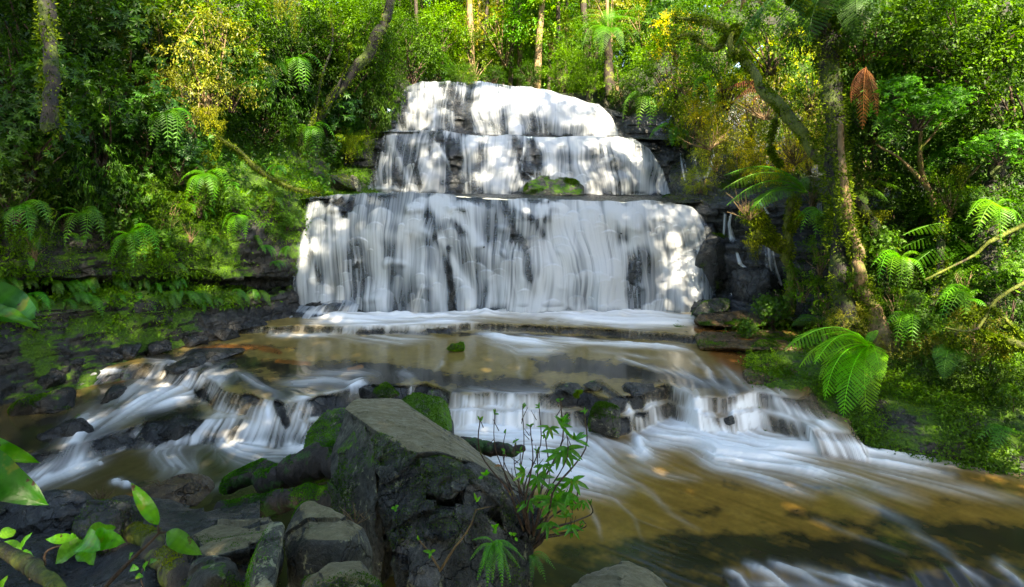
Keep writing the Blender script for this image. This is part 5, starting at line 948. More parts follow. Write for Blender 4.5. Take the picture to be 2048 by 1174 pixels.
# ------------------------------------------------------------------ trees, trunks, branches, logs
def tufts(P, n, L, spread, seed, tint, parent, name='moss', mat='moss_tuft', hang=.3):
    n = max(n, 1600); rng = np.random.default_rng(seed); P = np.array([tuple(p) for p in P]); t = rng.random(n)*(len(P)-1); c = cr(P, t)
    keep = fbm(c[:, 0]*3, c[:, 1]*3, c[:, 2]*3, 2, seed) > -.15; keep = keep if keep.sum() > 1000 else keep | True; c = c[keep]; n = len(c)
    dr = rnd_dir(n, rng); p = c+dr*spread*(.75+.35*rng.random((n, 1))+.5*np.clip(fbm(c[:, 0]*4, c[:, 1]*4, c[:, 2]*4, 3, seed+1), 0, 1)[:, None]); s = L*(.6+1.2*rng.random(n))
    V, Fc = leaves(p, unit(dr+np.array([0, 0, -hang])+rng.normal(size=(n, 3))*.5), rnd_dir(n, rng), s, s*.45)
    o = obj(name, mk_mesh(name, V, Fc, {'rnd': np.repeat(rng.random(n), 4)}, False, M[mat]), parent); o.color = (*tint, 1); return o
def trunk_px(name, pts, wpx, mat, label, cat='tree', parts='trunk', rough=.25, seed=0, moss=0, mtint=(.7,.9,.4), extra=None, seg=14):
    """pts: (px,py,Y); wpx: full widths in photo pixels"""
    W = [at(*p) for p in pts]; b = W[0]; e = empty(name, b, 0, label, cat)
    rad = [w_*p[2]/F/2 for w_, p in zip(wpx, pts)]
    lst = [tube([p-b for p in W], rad, seg, rough, seed, 8)]
    obj(parts, tubes_mesh(parts, lst, M[mat]), e)
    for ex in (extra or []):
        W2 = [at(*p)-b for p in ex[0]]; obj('branch', tubes_mesh('branch', [tube(W2, [w_*p[2]/F/2 for w_, p in zip(ex[1], ex[0])], 8, rough, seed+5, 6)], M[mat]), e)
        if moss: tufts(W2, int(moss*.4), .05, ex[1][0]*ex[0][0][2]/F*.6, seed+9, mtint, e)
    if moss: tufts([p-b for p in W], moss, .05, sum(rad)/len(rad)*1.15, seed+7, mtint, e)
    return e, W
trunk_px('tree', [(1700,720,10.9),(1690,640,11.1),(1680,500,11.4),(1672,330,11.8),(1662,180,12.2),(1655,60,12.5),(1640,-90,12.9),(1640,-400,13.5)], [70,46,36,34,36,38,42,42], 'bark_dark', 'big dark mossy trunk rising the full height right of the cliff', moss=14000, seed=1,
  extra=[([(1665,40,12.4),(1620,20,12.2),(1570,-10,12.0)], [14,10,8])])
trunk_px('tree', [(1790,730,10.4),(1760,660,10.7),(1738,600,10.9),(1722,540,11.0),(1705,480,11.1),(1692,420,11.2),(1686,350,11.3),(1680,250,11.6)], [56,36,24,20,18,17,15,10], 'bark_pale', 'pale sunlit leaning trunk growing against the big dark trunk', moss=4500, seed=2)
trunk_px('tree', [(1720,715,11.3),(1716,640,11.5),(1700,560,11.7),(1690,470,11.9)], [34,26,22,16], 'bark_mossy', 'short mossy side trunk clasping the big dark trunk', moss=4000, seed=3)
trunk_px('tree', [(1855,620,11.2),(1800,530,11.4),(1745,455,11.6),(1700,385,11.8)], [40,28,22,18], 'bark_dark', 'dark slanting trunk crossing behind the big trunk to the right', seed=4, moss=500)
trunk_px('tree', [(1970,700,10.2),(1975,560,10.4),(1985,400,10.7),(1995,250,11.),(2000,100,11.4),(2000,-200,12)], [50,44,36,32,30,30], 'bark_dark', 'thick dark trunk at the right side with a pale scar', moss=2500, seed=5)
trunk_px('branch', [(1655,335,12.6),(1610,275,13.2),(1570,225,13.8),(1530,180,14.4),(1500,135,15),(1475,90,15.4),(1455,60,15.7),(1400,40,16.2),(1350,35,16.6)], [26,23,20,19,17,15,12,8,5], 'bark_mossy', 'mossy crooked branch leaning up to the left from the big trunk', 'branch', 'limb', moss=9000, seed=6, mtint=(.8,1.,.5),
  extra=[([(1490,115,15.1),(1465,105,15.3),(1460,75,15.4),(1475,55,15.4)], [16,14,12,6]), ([(1455,60,15.7),(1430,100,15.8),(1380,70,16.1),(1345,80,16.3)], [10,9,8,4]), ([(1560,215,13.9),(1540,290,13.9),(1560,330,13.8)], [8,6,4])])
trunk_px('tree', [(1575,640,13.6),(1580,560,13.6),(1575,500,13.6),(1580,440,13.7),(1590,390,13.8)], [24,18,16,14,10], 'bark_mossy', 'crooked yellow mossy stem in front of the right cliff', moss=3500, seed=7, mtint=(1.1,1.2,.5),
  extra=[([(1575,500,13.6),(1540,475,13.5),(1510,470,13.4)], [22,34,16]), ([(1580,460,13.6),(1600,430,13.4)], [10,6]), ([(1540,475,13.5),(1520,440,13.5),(1500,430,13.4)], [26,20,10])])
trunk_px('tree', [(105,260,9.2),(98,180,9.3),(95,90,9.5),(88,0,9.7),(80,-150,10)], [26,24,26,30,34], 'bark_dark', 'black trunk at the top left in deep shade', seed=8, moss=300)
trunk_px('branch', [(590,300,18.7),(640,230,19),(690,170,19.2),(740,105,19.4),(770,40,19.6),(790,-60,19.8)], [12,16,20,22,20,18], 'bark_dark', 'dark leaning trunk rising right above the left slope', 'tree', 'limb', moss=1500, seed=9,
  extra=[([(625,250,18.6),(640,170,18.6),(665,80,18.8),(660,20,19)], [5,5,4,2]), ([(645,225,18.7),(690,140,18.9),(700,90,19)], [5,4,2])])
trunk_px('fallen_branch', [(640,388,16.2),(590,378,15.6),(540,355,15),(500,325,14.5),(460,290,14.1),(410,260,13.8)], [6,8,9,10,9,6], 'bark_mossy', 'long mossy fallen branch slanting down to the lip of the lower fall', 'branch', 'limb', moss=900, seed=10, extra=[([(440,280,14),(425,330,13.7),(415,370,13.5)], [4,3,2])])
trunk_px('tree', [(1870,420,11.6),(1850,370,11.5),(1838,300,11.3),(1845,220,11.1)], [14,10,8,4], 'bark_pale', 'slim pale stem of the small leafy tree at the right', seed=11,
  extra=[([(1850,370,11.5),(1800,320,11.2),(1755,290,11.0)], [8,6,4]), ([(1870,420,11.6),(1925,370,11.4),(1960,330,11.2)], [8,6,3]), ([(1838,300,11.3),(1880,250,11),(1890,210,10.9)], [5,4,2])])
trunk_px('tree', [(1850,640,10.6),(1880,560,10.7),(1885,480,10.8),(1880,420,10.9)], [22,18,14,10], 'bark_dark', 'dark crooked stem beneath the small leafy tree', seed=12, moss=400)
for i, (pts, wp, lab) in enumerate([([(2048,680,8.8),(1985,620,9),(1935,640,9.1),(1900,690,9.2)], [6,8,6,4], 'tangled bare mossy branch at the right edge'), ([(2060,560,8.9),(1990,600,9.0),(1950,660,9.0),(1890,655,9.1)], [6,6,5,3], 'arched bare twig over the dark right bank'), ([(2070,700,8.6),(2000,680,8.8),(1960,670,8.9)], [16,12,6], 'moss draped branch reaching in from the right edge'), ([(2070,440,9.6),(1990,480,9.8),(1930,520,10.),(1850,560,10.2)], [8,7,5,4], 'thin pale branch slanting across the right thicket'), ([(1750,870,9.6),(1780,800,9.8),(1770,760,9.9)], [4,3,2], 'thin brown twig standing below the bright fern')]):
    trunk_px('branch', pts, wp, 'bark_mossy', lab, 'branch', 'limb', moss=300 if i in (0, 2) else 0, seed=20+i)
# far forest: thin trunks with crowns high up
rr = random.Random(5); far_me = []
for s in range(3):
    me, c = crown_mesh('crown', 90+s, nclump=70, per=60, L=.07, W=.04, mat=M['leaf'], flat=1.1); far_me.append(me)
n_ = 0
for i in range(46):
    Y = rr.uniform(27, 62); px = rr.uniform(780, 1330) if i < 34 else rr.choice([rr.uniform(560, 800), rr.uniform(1300, 1560)]); x = (px-CW)*Y/F
    z0 = 8.0+(Y-23.6)*.10+.9*max(0, abs(x-1)-5)**.9-.3; h = rr.uniform(10, 16); lean = rr.uniform(-.8, .8); r_ = rr.uniform(.09, .22)
    e = empty('forest_tree', (x, Y, z0), 0, 'slender far forest tree standing above the falls', 'tree', 'far forest trees above the falls')
    pale = rr.random() < .35
    obj('trunk', tubes_mesh('trunk', [tube([(0,0,0),(lean*.3,0,h*.4),(lean,0,h)], [r_,r_*.8,r_*.4], 7, .15, i, 4)], M['bark_pale' if pale else 'bark']), e)
    cr_ = obj('crown', far_me[i % 3], e, (lean, 0, h)); s_ = rr.uniform(1.8, 2.8); cr_.scale = (s_, s_, s_*1.3); cr_.rotation_euler.z = rr.uniform(0, 6); cr_.color = (rr.uniform(1, 1.9), rr.uniform(1.1, 1.6), .8, 1)
    l_ = rr.random()
    if l_ < .75:
        c2 = obj('crown', far_me[(i+1) % 3], e, (rr.uniform(-1, 1), rr.uniform(-1, 1), rr.uniform(1.5, h*.6))); s2 = rr.uniform(1.0, 2.1); c2.scale = (s2, s2, s2*.8); c2.color = (rr.uniform(.9, 2), rr.uniform(1, 1.6), .8, 1)
for i in range(64):
    Y = rr.uniform(50, 84); x = rr.uniform(-24, 30); z0 = 8.0+(Y-23.6)*.10+.9*max(0, abs(x-1)-5)**.9
    e = empty('forest_tree', (x, Y, z0-.5), 0, 'dense leafy tree closing the far end of the forest', 'tree', 'trees closing the far end of the forest')
    obj('trunk', bpy.data.objects['trunk'].data, e).scale = (1, 1, .9)
    for zz, s_ in ((3.0, 3.6), (9, 4.4)):
        cr_ = obj('crown', far_me[i % 3], e, (rr.uniform(-1, 1), 0, zz)); cr_.scale = (s_, s_, s_); cr_.rotation_euler.z = rr.uniform(0, 6); cr_.color = (rr.uniform(.9, 1.6), rr.uniform(1, 1.5), .8, 1)
# high canopy over the left rim; unseen trees added behind camera as sun blockers
def canopy(x, y, z, h, s, label, group, tint=(.7,.9,.6), low=True):
    e = empty('canopy_tree', (x, y, z), random.uniform(0, 6), label, 'tree', group)
    obj('trunk', tubes_mesh('trunk', [tube([(0,0,0),(.3,.1,h*.5),(0,0,h)], [.4,.3,.12], 9, .2, int(x*7), 4)], M['bark']), e)
    for k in range(4 if h > 27 and low else 3):
        cr_ = obj('crown', far_me[k % 3], e, (random.uniform(-.4, .4)*s, random.uniform(-.4, .4)*s, h*(.45+(.175 if h > 27 else .26)*k if low else .8+.09*k))); cr_.scale = (s, s, s*.75); cr_.color = (*tint, 1)
for x, y, z, h, s in [(-17,16,9,8,4.5),(-14,20,10,8,4.2),(-12,25,11,8,4),(-20,12,9,9,4.5),(-16,9,7,10,4)]:
    canopy(x, y, z, h, s, 'tall dark canopy tree on the left rim of the gorge', 'canopy trees of the left rim')
for x, y, z, h, s in [(3,-6,-1,26,4.6),(6,-1,-1,20,3.6),(8.5,-9,-1,17,4.2),(4.5,-7,-1,14,3.6),(8,-5,-1,22,4.6),(8.5,-1.5,-1,23,3.6),(-4,-3,-1,13,3.6),(4,-12,-1,26,4.4),(-4.5,-7,-1,22,4.0),(14,-9,-1,13,4.0)]:
    canopy(x, y, z, h, s, 'unseen tall tree added behind the viewer to shade the stream', 'unseen shade trees added behind the viewer')
for x, y, z, h, s in [(-9,-5,0,28,4.0),(-11.5,-7,0,27,3.6),(-15,-4,0,29,4.2),(-6.5,-11,0,30,3.4),(5.5,-4,0,32,3.3),(9.5,-3,0,33,3.2),(2.5,-2,0,27,3.0),(-3.5,-15,0,33,3.6)]:
    canopy(x, y, z, h, s, 'unseen very tall tree added behind the viewer to block sun', 'unseen very tall shade trees added behind the viewer', low=x > 0 or x < -12)  # lower crowns left out on some, letting sun reach the left wall
# logs
def log(pts, w0, label, seed, mat='log', name='log', cat='log'):
    W = [at(*p) for p in pts]; b = W[0]; V, Fc = join([tube([p-b for p in W], [w_*p[2]/F/2 for w_, p in zip(w0, pts)], 16, .3, seed, 10)])
    W0 = V; n = 16; ca = W0[:n].mean(0); cb = W0[-n:].mean(0); V = np.concatenate([V, [ca, cb]]); m = len(V)
    i = np.arange(n); cap = np.concatenate([np.stack([np.full(n, m-2), (i+1) % n, i], 1), np.stack([np.full(n, m-1), len(W0)-n+i, len(W0)-n+(i+1) % n], 1)])
    me = mk_mesh(name, V, Fc+[cap], {'moss': np.zeros(len(V))}, True, M[mat]); return tag(obj(name, me, None, b), label, cat)
log([(455,968,6.6),(540,950,6.5),(610,938,6.3),(690,930,6.0)], [36,52,60,56], 'mossy log wedged against the left side of the largest boulder', 1)
log([(440,1020,5.9),(520,1008,5.8),(600,1002,5.7),(700,1000,5.5)], [30,40,44,44], 'lower dark log under the mossy wedged log', 2)
log([(920,885,7.1),(960,893,6.9),(1000,893,6.8),(1045,900,6.7)], [22,26,26,14], 'short dark red log between the slab and the white middle cascade', 3)
log([(240,1040,4.6),(285,1075,4.2),(320,1105,3.9),(360,1160,3.5),(380,1230,3.2)], [22,36,40,44,46], 'rotten broken brown log at the lower left', 4, 'bark')
log([(-40,1085,1.9),(40,1125,1.8),(95,1160,1.7),(150,1230,1.6)], [26,26,26,28], 'brown branch cut off by the lower left corner', 5, 'bark', 'branch', 'branch')
# ------------------------------------------------------------------ living moss on stones and logs, one part per stone
def moss_on(o, n, L, tint, seed, up=.1, thr=.1, fr=2.2, side=None):
    me = o.data; me.calc_loop_triangles(); nt_ = len(me.loop_triangles); rng = np.random.default_rng(seed)
    V = np.empty(len(me.vertices)*3); me.vertices.foreach_get('co', V); V = V.reshape(-1, 3); T = np.empty(nt_*3, int); me.loop_triangles.foreach_get('vertices', T); T = T.reshape(-1, 3)
    a, b, c = V[T[:, 0]], V[T[:, 1]], V[T[:, 2]]; cr_ = np.cross(b-a, c-a); ar = np.linalg.norm(cr_, axis=1); No = cr_/(ar[:, None]+1e-12); m = (a+b+c)/3
    q = fbm(m[:, 0]*fr, m[:, 1]*fr, m[:, 2]*fr, 4, seed)+up*No[:, 2]
    if side is not None: q = q+.35*(No@np.array(side))
    wt = ar*sstep(thr, thr+.3, q)*(No[:, 1] < .5); wt = wt+ar*1e-4 if wt.sum() < 1e-9 else wt; wt = wt/wt.sum(); i = rng.choice(len(wt), n, p=wt); u_, v_ = rng.random((2, n, 1)); f = u_+v_ > 1; u_ = np.where(f, 1-u_, u_); v_ = np.where(f, 1-v_, v_)
    P = a[i]+(b[i]-a[i])*u_+(c[i]-a[i])*v_; d = unit(No[i]+rng.normal(size=(n, 3))*.7); s = L*(.5+rng.random(n))
    Vv, Fc = leaves(P, d, rnd_dir(n, rng), s, s*.5); r_ = np.clip(.5+fbm(P[:, 0]*6, P[:, 1]*6, P[:, 2]*6, 3, seed+2)*.7, 0, 1)*.7+.3*rng.random(n)
    par = o.parent or o; mo = obj('moss', mk_mesh('moss', Vv, Fc, {'rnd': np.repeat(r_, 4)}, False, M['moss_tuft']), o); mo.color = (*tint, 1)
def by_label(s): return [o for o in bpy.data.objects if s in str(o.get('label', ''))][0]
GM = (.42,.85,.4)
for s, n, L_, t_, kw in [('largest foreground boulder', 2500, .010, GM, dict(up=-.3, thr=.2)), ('dark wet broken front', 8000, .011, (.5,.85,.4), dict(up=.3, thr=.2, fr=3.)), ('shadowed mossy left side', 12000, .012, GM, dict(up=0, thr=.0)),
    ('grey slanting boulder with bright mossy', 9000, .016, (.6,1.3,.5), dict(side=(-1,-.2,.2), thr=.0)), ('rounded mossy boulder peeking', 8000, .018, GM, dict(thr=-.1)), ('rounded boulder with pale yellow lichen', 7000, .009, (.45,1.2,.5), dict(up=0, thr=.1)), ('narrow upright stone', 3000, .007, (.45,1.2,.4), dict(side=(-1,0,0), thr=.1)),
    ('low grey slab of rock', 3000, .01, GM, dict(thr=.2)), ('grey stone cut off', 2500, .008, GM, dict(thr=.15)), ('small dark mossy stone at the bottom', 3500, .009, GM, dict(thr=.0)), ('dark mossy boulder lying on the ledge', 6000, .035, (.3,.6,.3), dict(thr=.05, fr=1.4)),
    ('small mossy rock standing alone', 2500, .02, (.8,1.5,.5), dict(thr=-.2)), ('mossy log wedged', 7000, .013, (.45,1.3,.5), dict(up=.5, thr=.25)), ('lower dark log', 5000, .012, (.4,1.1,.4), dict(up=.3, thr=.25)), ('rotten broken brown log', 2500, .01, (1.,1.,.4), dict(up=.4, thr=.3)),
    ('blocky dark mossy rock', 3500, .02, GM, dict(up=.4, thr=.1)), ('mossy brown rock at the right end', 3000, .02, (.8,1.1,.4), dict(thr=-.1)), ('long layered orange brown slab', 7000, .02, GM, dict(thr=.05)), ('flat brown slab with mossy edge', 5000, .02, GM, dict(thr=.05)), ('low mossy brown shore stone', 6000, .02, (.8,1.3,.4), dict(thr=-.15)),
    ('wedge shaped dark boulder', 4000, .02, GM, dict(thr=.1)), ('yellow mossy rock at the ledge', 6000, .03, (1.1,1.4,.4), dict(thr=-.2, fr=1.5)), ('dark rounded rock left of the small spout', 3000, .018, GM, dict(up=.3, thr=.05)), ('mossy dark shelf at the far left', 6000, .02, GM, dict(up=.3, thr=.1)), ('low rock with a tuft', 2500, .018, GM, dict(up=.3, thr=.1)),
    ('mossy stones right of the boulder', 3500, .03, GM, dict(thr=.0, fr=1.5)), ('dark flat rock under the holed', 2500, .01, GM, dict(up=0, thr=.25)), ('large rounded cliff bulge', 3500, .02, (.5,.8,.4), dict(up=.3, thr=.25))]:
    moss_on(by_label(s), n, L_, t_, 500+n % 97+len(s), **kw)
# ------------------------------------------------------------------ hanging moss
def hanging(px, py, Y, w_, h_, n, tint, label, seed):
    rng = np.random.default_rng(seed); b = at(px, py, Y); s = Y/F; P, D, L = [], [], []
    x = rng.normal(size=n)*w_*s*.4; ln = h_*s*(.25+.75*rng.random(n))*np.exp(-(x/(w_*s*.6))**2); k = 14
    t = np.linspace(0, 1, k)[None, :]
    X = x[:, None]*(1-.25*t)+.02*fbm(x[:, None]*9, t*3, 0, 2, seed); Yy = rng.normal(size=n)[:, None]*.08*np.ones((1, k)); Z = -ln[:, None]*t
    p = np.stack([X, Yy, Z], -1).reshape(-1, 3)+rng.normal(size=(n*k, 3))*.006
    q = .035*(.6+rng.random(n*k)); V, Fc = leaves(p, np.array([0, 0, -1.])+rng.normal(size=(n*k, 3))*.5, rnd_dir(n*k, rng), q, q*.35)
    o = obj('hanging_moss', mk_mesh('hanging_moss', V, Fc, {'rnd': np.repeat(rng.random(n*k), 4)}, False, M['moss_tuft']), None, b); o.color = (*tint, 1); return tag(o, label, 'moss')
for i, a_ in enumerate([(555,-5,16.5,70,60,120,(1,.9,.6),'long brownish moss curtain hanging at the top left of centre'),(590,10,16.6,30,90,50,(.9,.9,.5),'narrow moss strand hanging beside the brownish moss curtain'),(415,215,13.6,40,60,90,(1.6,1.4,.7),'sunlit golden moss hanging from the yellow lit shrub'),(440,240,13.7,14,60,40,(1.3,1.2,.7),'thin golden moss strand above the leaning branch'),
   (700,270,20,40,60,120,(1.1,1.3,.4),'yellow green moss beard left of the middle tier'),(740,260,20.2,26,80,80,(.9,1.2,.4),'long green moss beard nearest the middle tier'),(1920,330,10.6,20,70,60,(.7,.8,.4),'moss strand hanging from the right hand branch'),(2002,690,8.9,14,50,60,(1.1,1.,.5),'yellow moss strand hanging at the right edge'),
   (1510,480,13.3,30,50,80,(.8,.8,.4),'moss beard below the crooked mossy stem'),(1750,420,11.6,40,70,90,(.8,.8,.4),'moss beard hanging between the two dark trunks'),(250,60,13.2,16,110,60,(.6,.6,.3),'dim moss strand right of the black trunk'),(412,300,13.4,10,60,30,(.9,.9,.5),'thin moss string under the fallen branch')]):
    hanging(*a_, seed=300+i)
# ------------------------------------------------------------------ foreground plants
def blade(a, b, wid, nrm, curl=.1, cup=.25, nl=14, nw=7, tipp=1.0, wave=.02, notch=0, seed=0):
    """broad leaf surface from a to b"""
    a, b = np.array(a, float), np.array(b, float); d = b-a; L = np.linalg.norm(d); d /= L; s = np.cross(d, nrm); s /= np.linalg.norm(s); n = np.cross(s, d)
    t = np.linspace(0, 1, nl)[:, None]; q = np.linspace(-1, 1, nw)[None, :]
    prof = np.sin(np.pi*np.clip(t, 0, 1)**.85)**.75*(1-.25*t)*(1-.0*t); prof = np.where(t > .85, prof*(1-.2*(t-.85)/.15), prof)
    if notch: prof = prof*(1-notch*np.clip(fbm(t*4, q*0+np.sign(q)*3, seed, 3, seed), 0, 1))
    P = a+d*(L*t)[..., None]+s*(wid/2*prof*q)[..., None]+n*((curl*L*np.sin(t*np.pi)-curl*.3*L*t*t+cup*wid*np.abs(q)*prof*.4+wave*L*np.sin(t*17+q*3)*np.abs(q)))[..., None]
    V = P.reshape(-1, 3); rn = (.45+.35*(1-np.abs(q))*np.ones_like(t)-.25*(np.abs(q) < .12)+.2*((np.floor(t*nl) % 2))).ravel()
    return V, grid_faces(nl, nw), rn
def leaf_plant(name, label, base, stems, lvs, mat='near_leaf', tint=(1,1,1), smat='twig', cat='plant', **kw):
    """stems: [([(px,py,Y)...], width px)]; lvs: [(base px,py,Y),(tip px,py,Y), width px]"""
    b = at(*base); e = empty(name, b, 0, label, cat)
    if stems:
        obj('stem', tubes_mesh('stem', [tube([at(*p)-b for p in s], [w_*s[0][2]/F/2*(1-.5*i/(len(s)-1)) for i in range(len(s))], 7, .1, 3, 5) for s, w_ in stems], M[smat]), e)
    for j, (a, t, w_, *nr) in enumerate(lvs):
        A_, T_ = at(*a)-b, at(*t)-b; nn = nr[0] if nr else (random.uniform(-.3, .3), -.75, .6)
        V, Fc, rn = blade(A_, T_, w_*(a[2]+t[2])/2/F, np.array(nn, float), seed=j, **kw)
        me = mk_mesh('leaf', V, Fc, {'rnd': np.clip(rn, 0, 1)}, True, M[mat]); o = obj('leaf', me, e); o.color = (*[k*random.uniform(.85, 1.15) for k in tint], 1)
    return e
leaf_plant('plant', 'big glossy dark green leaf with curled yellow edge at the left border', (-30,620,1.5), [], [((-60,570,1.5),(76,640,1.45),80,(.2,-.8,.55))], tint=(.55,.9,1.1), curl=-.12)
leaf_plant('plant', 'curled bright leaf edge below the big glossy leaf at the left border', (-20,640,1.5), [], [((-40,620,1.52),(78,655,1.42),30,(.1,-.6,.8))], tint=(1.3,1.5,.6))
leaf_plant('plant', 'upper yellow green leaf with a brown hole at the left border', (-20,890,1.4), [], [((-70,880,1.42),(78,925,1.38),46,(.1,-.8,.6))], tint=(1.1,1.4,.6), notch=.3)
leaf_plant('plant', 'large pointed blue green leaf above the dark shore at the left border', (-20,930,1.35), [], [((-90,900,1.35),(95,1010,1.3),86,(.25,-.8,.5))], tint=(.5,.9,1.1))
leaf_plant('plant', 'red stemmed sprig with one upright and one hanging leaf at lower left', (205,1175,1.3), [([(205,1180,1.3),(260,1120,1.32),(318,1066,1.33)], 9), ([(318,1066,1.33),(316,1050,1.33)], 6), ([(318,1066,1.33),(336,1064,1.33)], 5)], [((317,1050,1.33),(262,965,1.34),30,(.6,-.8,.3)), ((334,1063,1.33),(404,1110,1.3),38,(.2,-.85,.5))], tint=(1.3,1.5,.7))
leaf_plant('plant', 'bright green seedling with holed maple like leaves at the lower left', (165,1080,2.2), [([(90,1130,2.2),(95,1100,2.2),(160,1082,2.2)], 5)], [((160,1080,2.2),(90,1078,2.2),22), ((150,1078,2.2),(143,1066,2.2),14), ((165,1080,2.2),(110,1128,2.15),44), ((175,1085,2.2),(186,1130,2.1),46), ((170,1078,2.2),(232,1054,2.25),46), ((178,1080,2.2),(250,1084,2.15),48), ((165,1080,2.2),(200,1100,2.1),50)], tint=(1.5,1.7,.7), notch=.5)
leaf_plant('plant', 'yellow green whorled seedling at the lower left corner', (42,1100,2.1), [([(42,1100,2.1),(60,1160,2.1)], 5)], [((42,1100,2.1),(4,1085,2.1),26), ((0,1075,2.1),(32,1060,2.15),30), ((42,1100,2.1),(64,1065,2.1),16), ((44,1102,2.1),(80,1135,2.05),24), ((42,1104,2.1),(36,1138,2.05),22), ((44,1104,2.1),(62,1145,2.05),18), ((0,1180,2.1),(16,1150,2.1),14)], tint=(1.4,1.4,.8))
leaf_plant('plant', 'few pale silvery round leaves under the rotten log', (280,1150,3.0), [([(290,1180,3.),(280,1150,3.),(300,1120,3.)], 2)], [((285,1150,3.),(270,1158,2.95),14), ((290,1140,3.),(296,1122,2.95),12), ((300,1125,3.),(314,1120,2.95),12), ((262,1118,3.),(266,1105,2.95),12), ((262,1135,3.),(278,1138,2.95),14)], tint=(1.,1.1,1.6))
# sapling with many thin stems and whorled leaves beside the largest boulder
rr = random.Random(77); Ys = 4.7; bs = (1062, 1095)
tips = [(960,838),(990,825),(1012,858),(1010,1800//2),(1045,812),(1060,850),(1078,812),(1090,870),(1120,798),(1040,900),(1168,822),(1130,845),(1150,960),(1180,1005),(1165,1040),(1160,1050),(1075,900),(1100,930),(1030,880),(1110,980)]
stems = []
for i, t in enumerate(tips):
    mx = bs[0]+(t[0]-bs[0])*.45+rr.uniform(-12, 12)-8; my = bs[1]+(t[1]-bs[1])*.45
    stems.append(([(bs[0]+rr.uniform(-5, 5), bs[1]+rr.uniform(-4, 10), Ys), (bs[0]+(mx-bs[0])*.6+rr.uniform(-6, 6), bs[1]+(my-bs[1])*.5, Ys+rr.uniform(-.1, .1)), (mx, my, Ys+rr.uniform(-.2, .2)), (t[0]+rr.uniform(-6, 6), (my+t[1])/2, Ys+rr.uniform(-.2, .2)), (t[0], t[1], Ys+rr.uniform(-.3, .3))], rr.uniform(3.2, 5.5)))
    for _ in range(2):
        f = rr.uniform(.4, .9); x0, y0 = mx+(t[0]-mx)*f, my+(t[1]-my)*f; stems.append(([(x0, y0, Ys), (x0+rr.uniform(-14, 14), y0-rr.uniform(10, 26), Ys)], 2))
lv = []
for (cx, cy, sz, n, a0, a1) in [(1100,855,22,6,150,390),(1120,850,26,5,-60,120),(1135,895,34,6,170,380),(1120,905,34,6,150,420),(1150,880,26,5,-30,150),(1075,955,30,7,150,420),(1058,1000,30,6,180,380),(1110,1000,40,8,140,440),(1145,960,32,6,160,400),(1140,985,34,5,180,330),(1110,970,24,5,160,380),(1095,1045,28,5,180,360),(1142,1050,26,5,190,350),(1165,1000,24,4,200,330),(1050,945,24,5,100,260),(1130,1035,20,4,10,180),(1086,930,22,5,160,400),(1125,845,22,4,20,160)]:
    for k in range(n):
        an = R(a0+(a1-a0)*(k+.5)/n+rr.uniform(-10, 10)); l_ = sz*rr.uniform(.85, 1.3)
        lv.append(((cx, cy, Ys-.1), (cx+l_*math.cos(an), cy-l_*math.sin(an)*.9+l_*.15, Ys-.1+rr.uniform(-.12, .12)), sz*.29))
for t in tips:
    for k in range(3): an = rr.uniform(0, 6.28); lv.append(((t[0], t[1]+k*3, Ys-.05), (t[0]+9*math.cos(an), t[1]-9*math.sin(an), Ys-.05), 4))
leaf_plant('sapling', 'many stemmed sapling with whorled green leaves growing beside the largest boulder', (1062,1095,4.7), stems, lv, tint=(.9,1.1,.9), cat='sapling')
leaf_plant('plant', 'reddish bare stem with pale buds in front of the dark boulder face', (880,1140,3.75), [([(880,1142,3.75),(905,1100,3.72),(935,1060,3.7),(952,1018,3.7)], 5), ([(950,1020,3.7),(985,1012,3.7)], 3), ([(880,1140,3.75),(858,1105,3.72),(838,1080,3.7)], 4)], [((838,1080,3.7),(835,1070,3.7),6), ((862,1104,3.7),(845,1102,3.68),7), ((862,1104,3.7),(872,1100,3.68),7), ((862,1104,3.7),(858,1118,3.66),7), ((952,1000,3.7),(948,985,3.7),6), ((952,1004,3.7),(962,992,3.7),6)], smat='bark_pale', tint=(1.6,1.6,.8))
leaf_plant('plant', 'tiny bright seedlings on the face of the largest boulder', (970,950,4.4), [], [((970+dx, 950+dy, 4.4), (970+dx+ex, 950+dy+ey, 4.38), 7) for dx, dy, ex, ey in [(0,0,10,-6),(0,0,-9,-5),(2,0,3,-12),(-4,4,-10,3),(20,105,8,-8),(20,105,-8,-6),(20,105,2,10),(55,120,9,-3),(55,120,-8,-5),(-180,65,8,-4),(-180,65,-8,2),(-180,65,2,9),(15,112,9,4),(60,125,6,8)]], tint=(1.5,1.7,.7))
fern_px((990,1095), [(940,1120,-.2),(945,1080,-.1),(955,1160,-.3),(975,1172,-.35),(1005,1172,-.35),(1022,1165,-.3),(1040,1135,-.2),(1050,1120,-.1),(1012,1080,0),(1035,1100,-.2),(965,1135,-.3),(1000,1140,-.4),(985,1165,-.3)], 3.75, 'bright strap leaved fern at the foot of the largest boulder', 'simple', (1.2,1.5,.8), dY=.2, wid=.75)
fern_px((1065,1110), [(1100,1120,-.1),(1110,1140,-.1),(1080,1150,-.1),(1090,1165,-.2),(1060,1165,-.2)], 3.9, 'dark little fern under the many stemmed sapling', 'small', (.6,.9,.5), dY=.2)
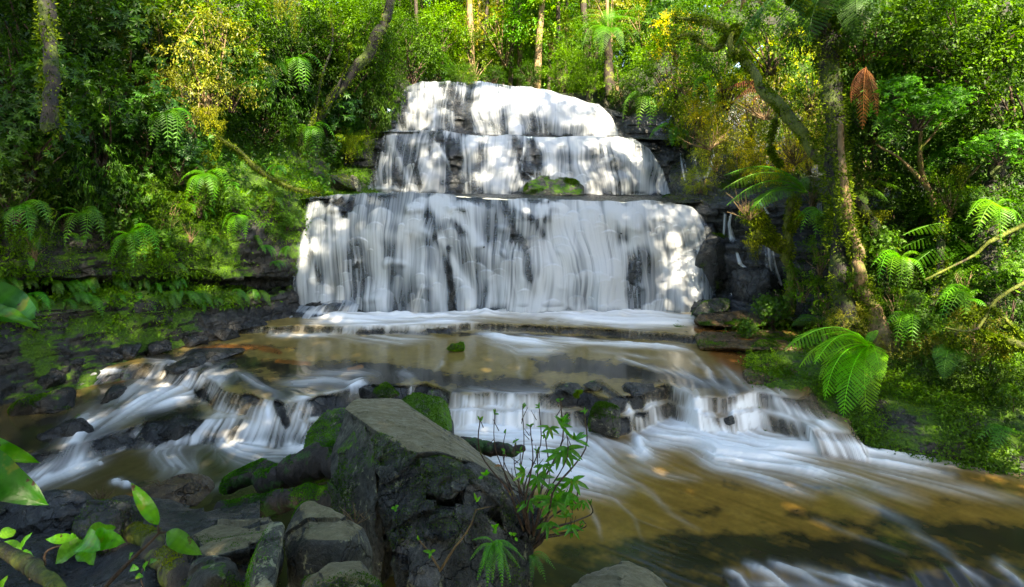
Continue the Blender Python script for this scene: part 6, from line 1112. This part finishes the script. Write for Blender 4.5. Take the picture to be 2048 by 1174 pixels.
# bare twigs
def twigs(px, py, Y, r_, n, label, seed, tone='bark_pale', up=1.0):
    q = random.Random(seed); b = at(px, py, Y); lst = []
    for i in range(n):
        a = q.uniform(-1.3, 1.3); l_ = r_*q.uniform(.5, 1)*Y/F; d = Vector((math.sin(a), q.uniform(-.3, .3), math.cos(a)*up)); m = d*l_*.5+Vector((q.uniform(-.1, .1)*l_, 0, q.uniform(-.1, .1)*l_)); t_ = d*l_
        lst.append(tube([(0,0,0), tuple(m), tuple(t_)], [.004*Y/4,.003*Y/4,.0012*Y/4], 4, 0, 0, 3))
        for _ in range(2): lst.append(tube([tuple(m), tuple(m+Vector((q.uniform(-.4, .4), q.uniform(-.2, .2), q.uniform(-.1, .5)))*l_*.7)], [.002*Y/4,.001*Y/4], 4))
    return tag(obj('twig', tubes_mesh('twig', lst, M[tone]), None, b), label, 'twig')
twigs(205, 1012, 4.9, 46, 16, 'tangle of bare pale twigs on the dark shore at lower left', 1)
twigs(318, 972, 6.0, 50, 3, 'thin bare twig sticking out of the left pool', 2, up=.5)
twigs(710, 1050, 4.2, 50, 9, 'faint dry twigs in the dark gap left of the largest boulder', 3)
twigs(1420, 300, 17.0, 70, 16, 'spray of golden bare twigs above the right cliff', 5); twigs(1500, 440, 13.3, 70, 14, 'spray of dry pale twigs beside the crooked mossy stem', 6)
twigs(1530, 240, 15.8, 90, 26, 'dense tangle of golden bare twigs left of the big trunk', 7); twigs(1590, 330, 14.8, 80, 22, 'tangle of yellow bare twigs below the mossy branch', 8); twigs(1370, 190, 19.8, 60, 18, 'pale forked twigs in the golden shrub right of the falls', 9)
twigs(600, 1000, 5.3, 30, 1, 'single dry stick lying over the lower dark log', 10, up=.1)
# small leafy tree crowns on the right
def crown_at(px, py, Y, rpx, kind, tint, label):
    return shrub(px, py, Y, rpx, kind, tint, label, 'tree', None, .6, 'small_tree')
crown_at(1835, 205, 10.6, 75, 'gloss', (1.7,2.0,1.6), 'fresh green leafy crown of the small tree right of the dead frond')
crown_at(1995, 290, 9.9, 55, 'gloss', (1.5,1.8,1.2), 'fresh green leafy crown at the right edge below the top thicket')
crown_at(1790, 170, 10.9, 40, 'gloss', (1.5,1.9,1.7), 'blurred light green leaf spray left of the small tree crown')
# leaves fallen on the boulder and pool
rng = np.random.default_rng(3)
tag(obj('fallen_leaf', mk_mesh('fallen_leaf', *leaves(np.array([[0,0,0.]]), np.array([[1,.2,.1]]), np.array([[0,0,1.]]), .09, .05), {'rnd': np.ones(4)}, False, M['frond_dead']), None, at(988,940,5.2)+Vector((0,0,.03))), 'orange fallen leaf on the right end of the tilted slab', 'leaf')
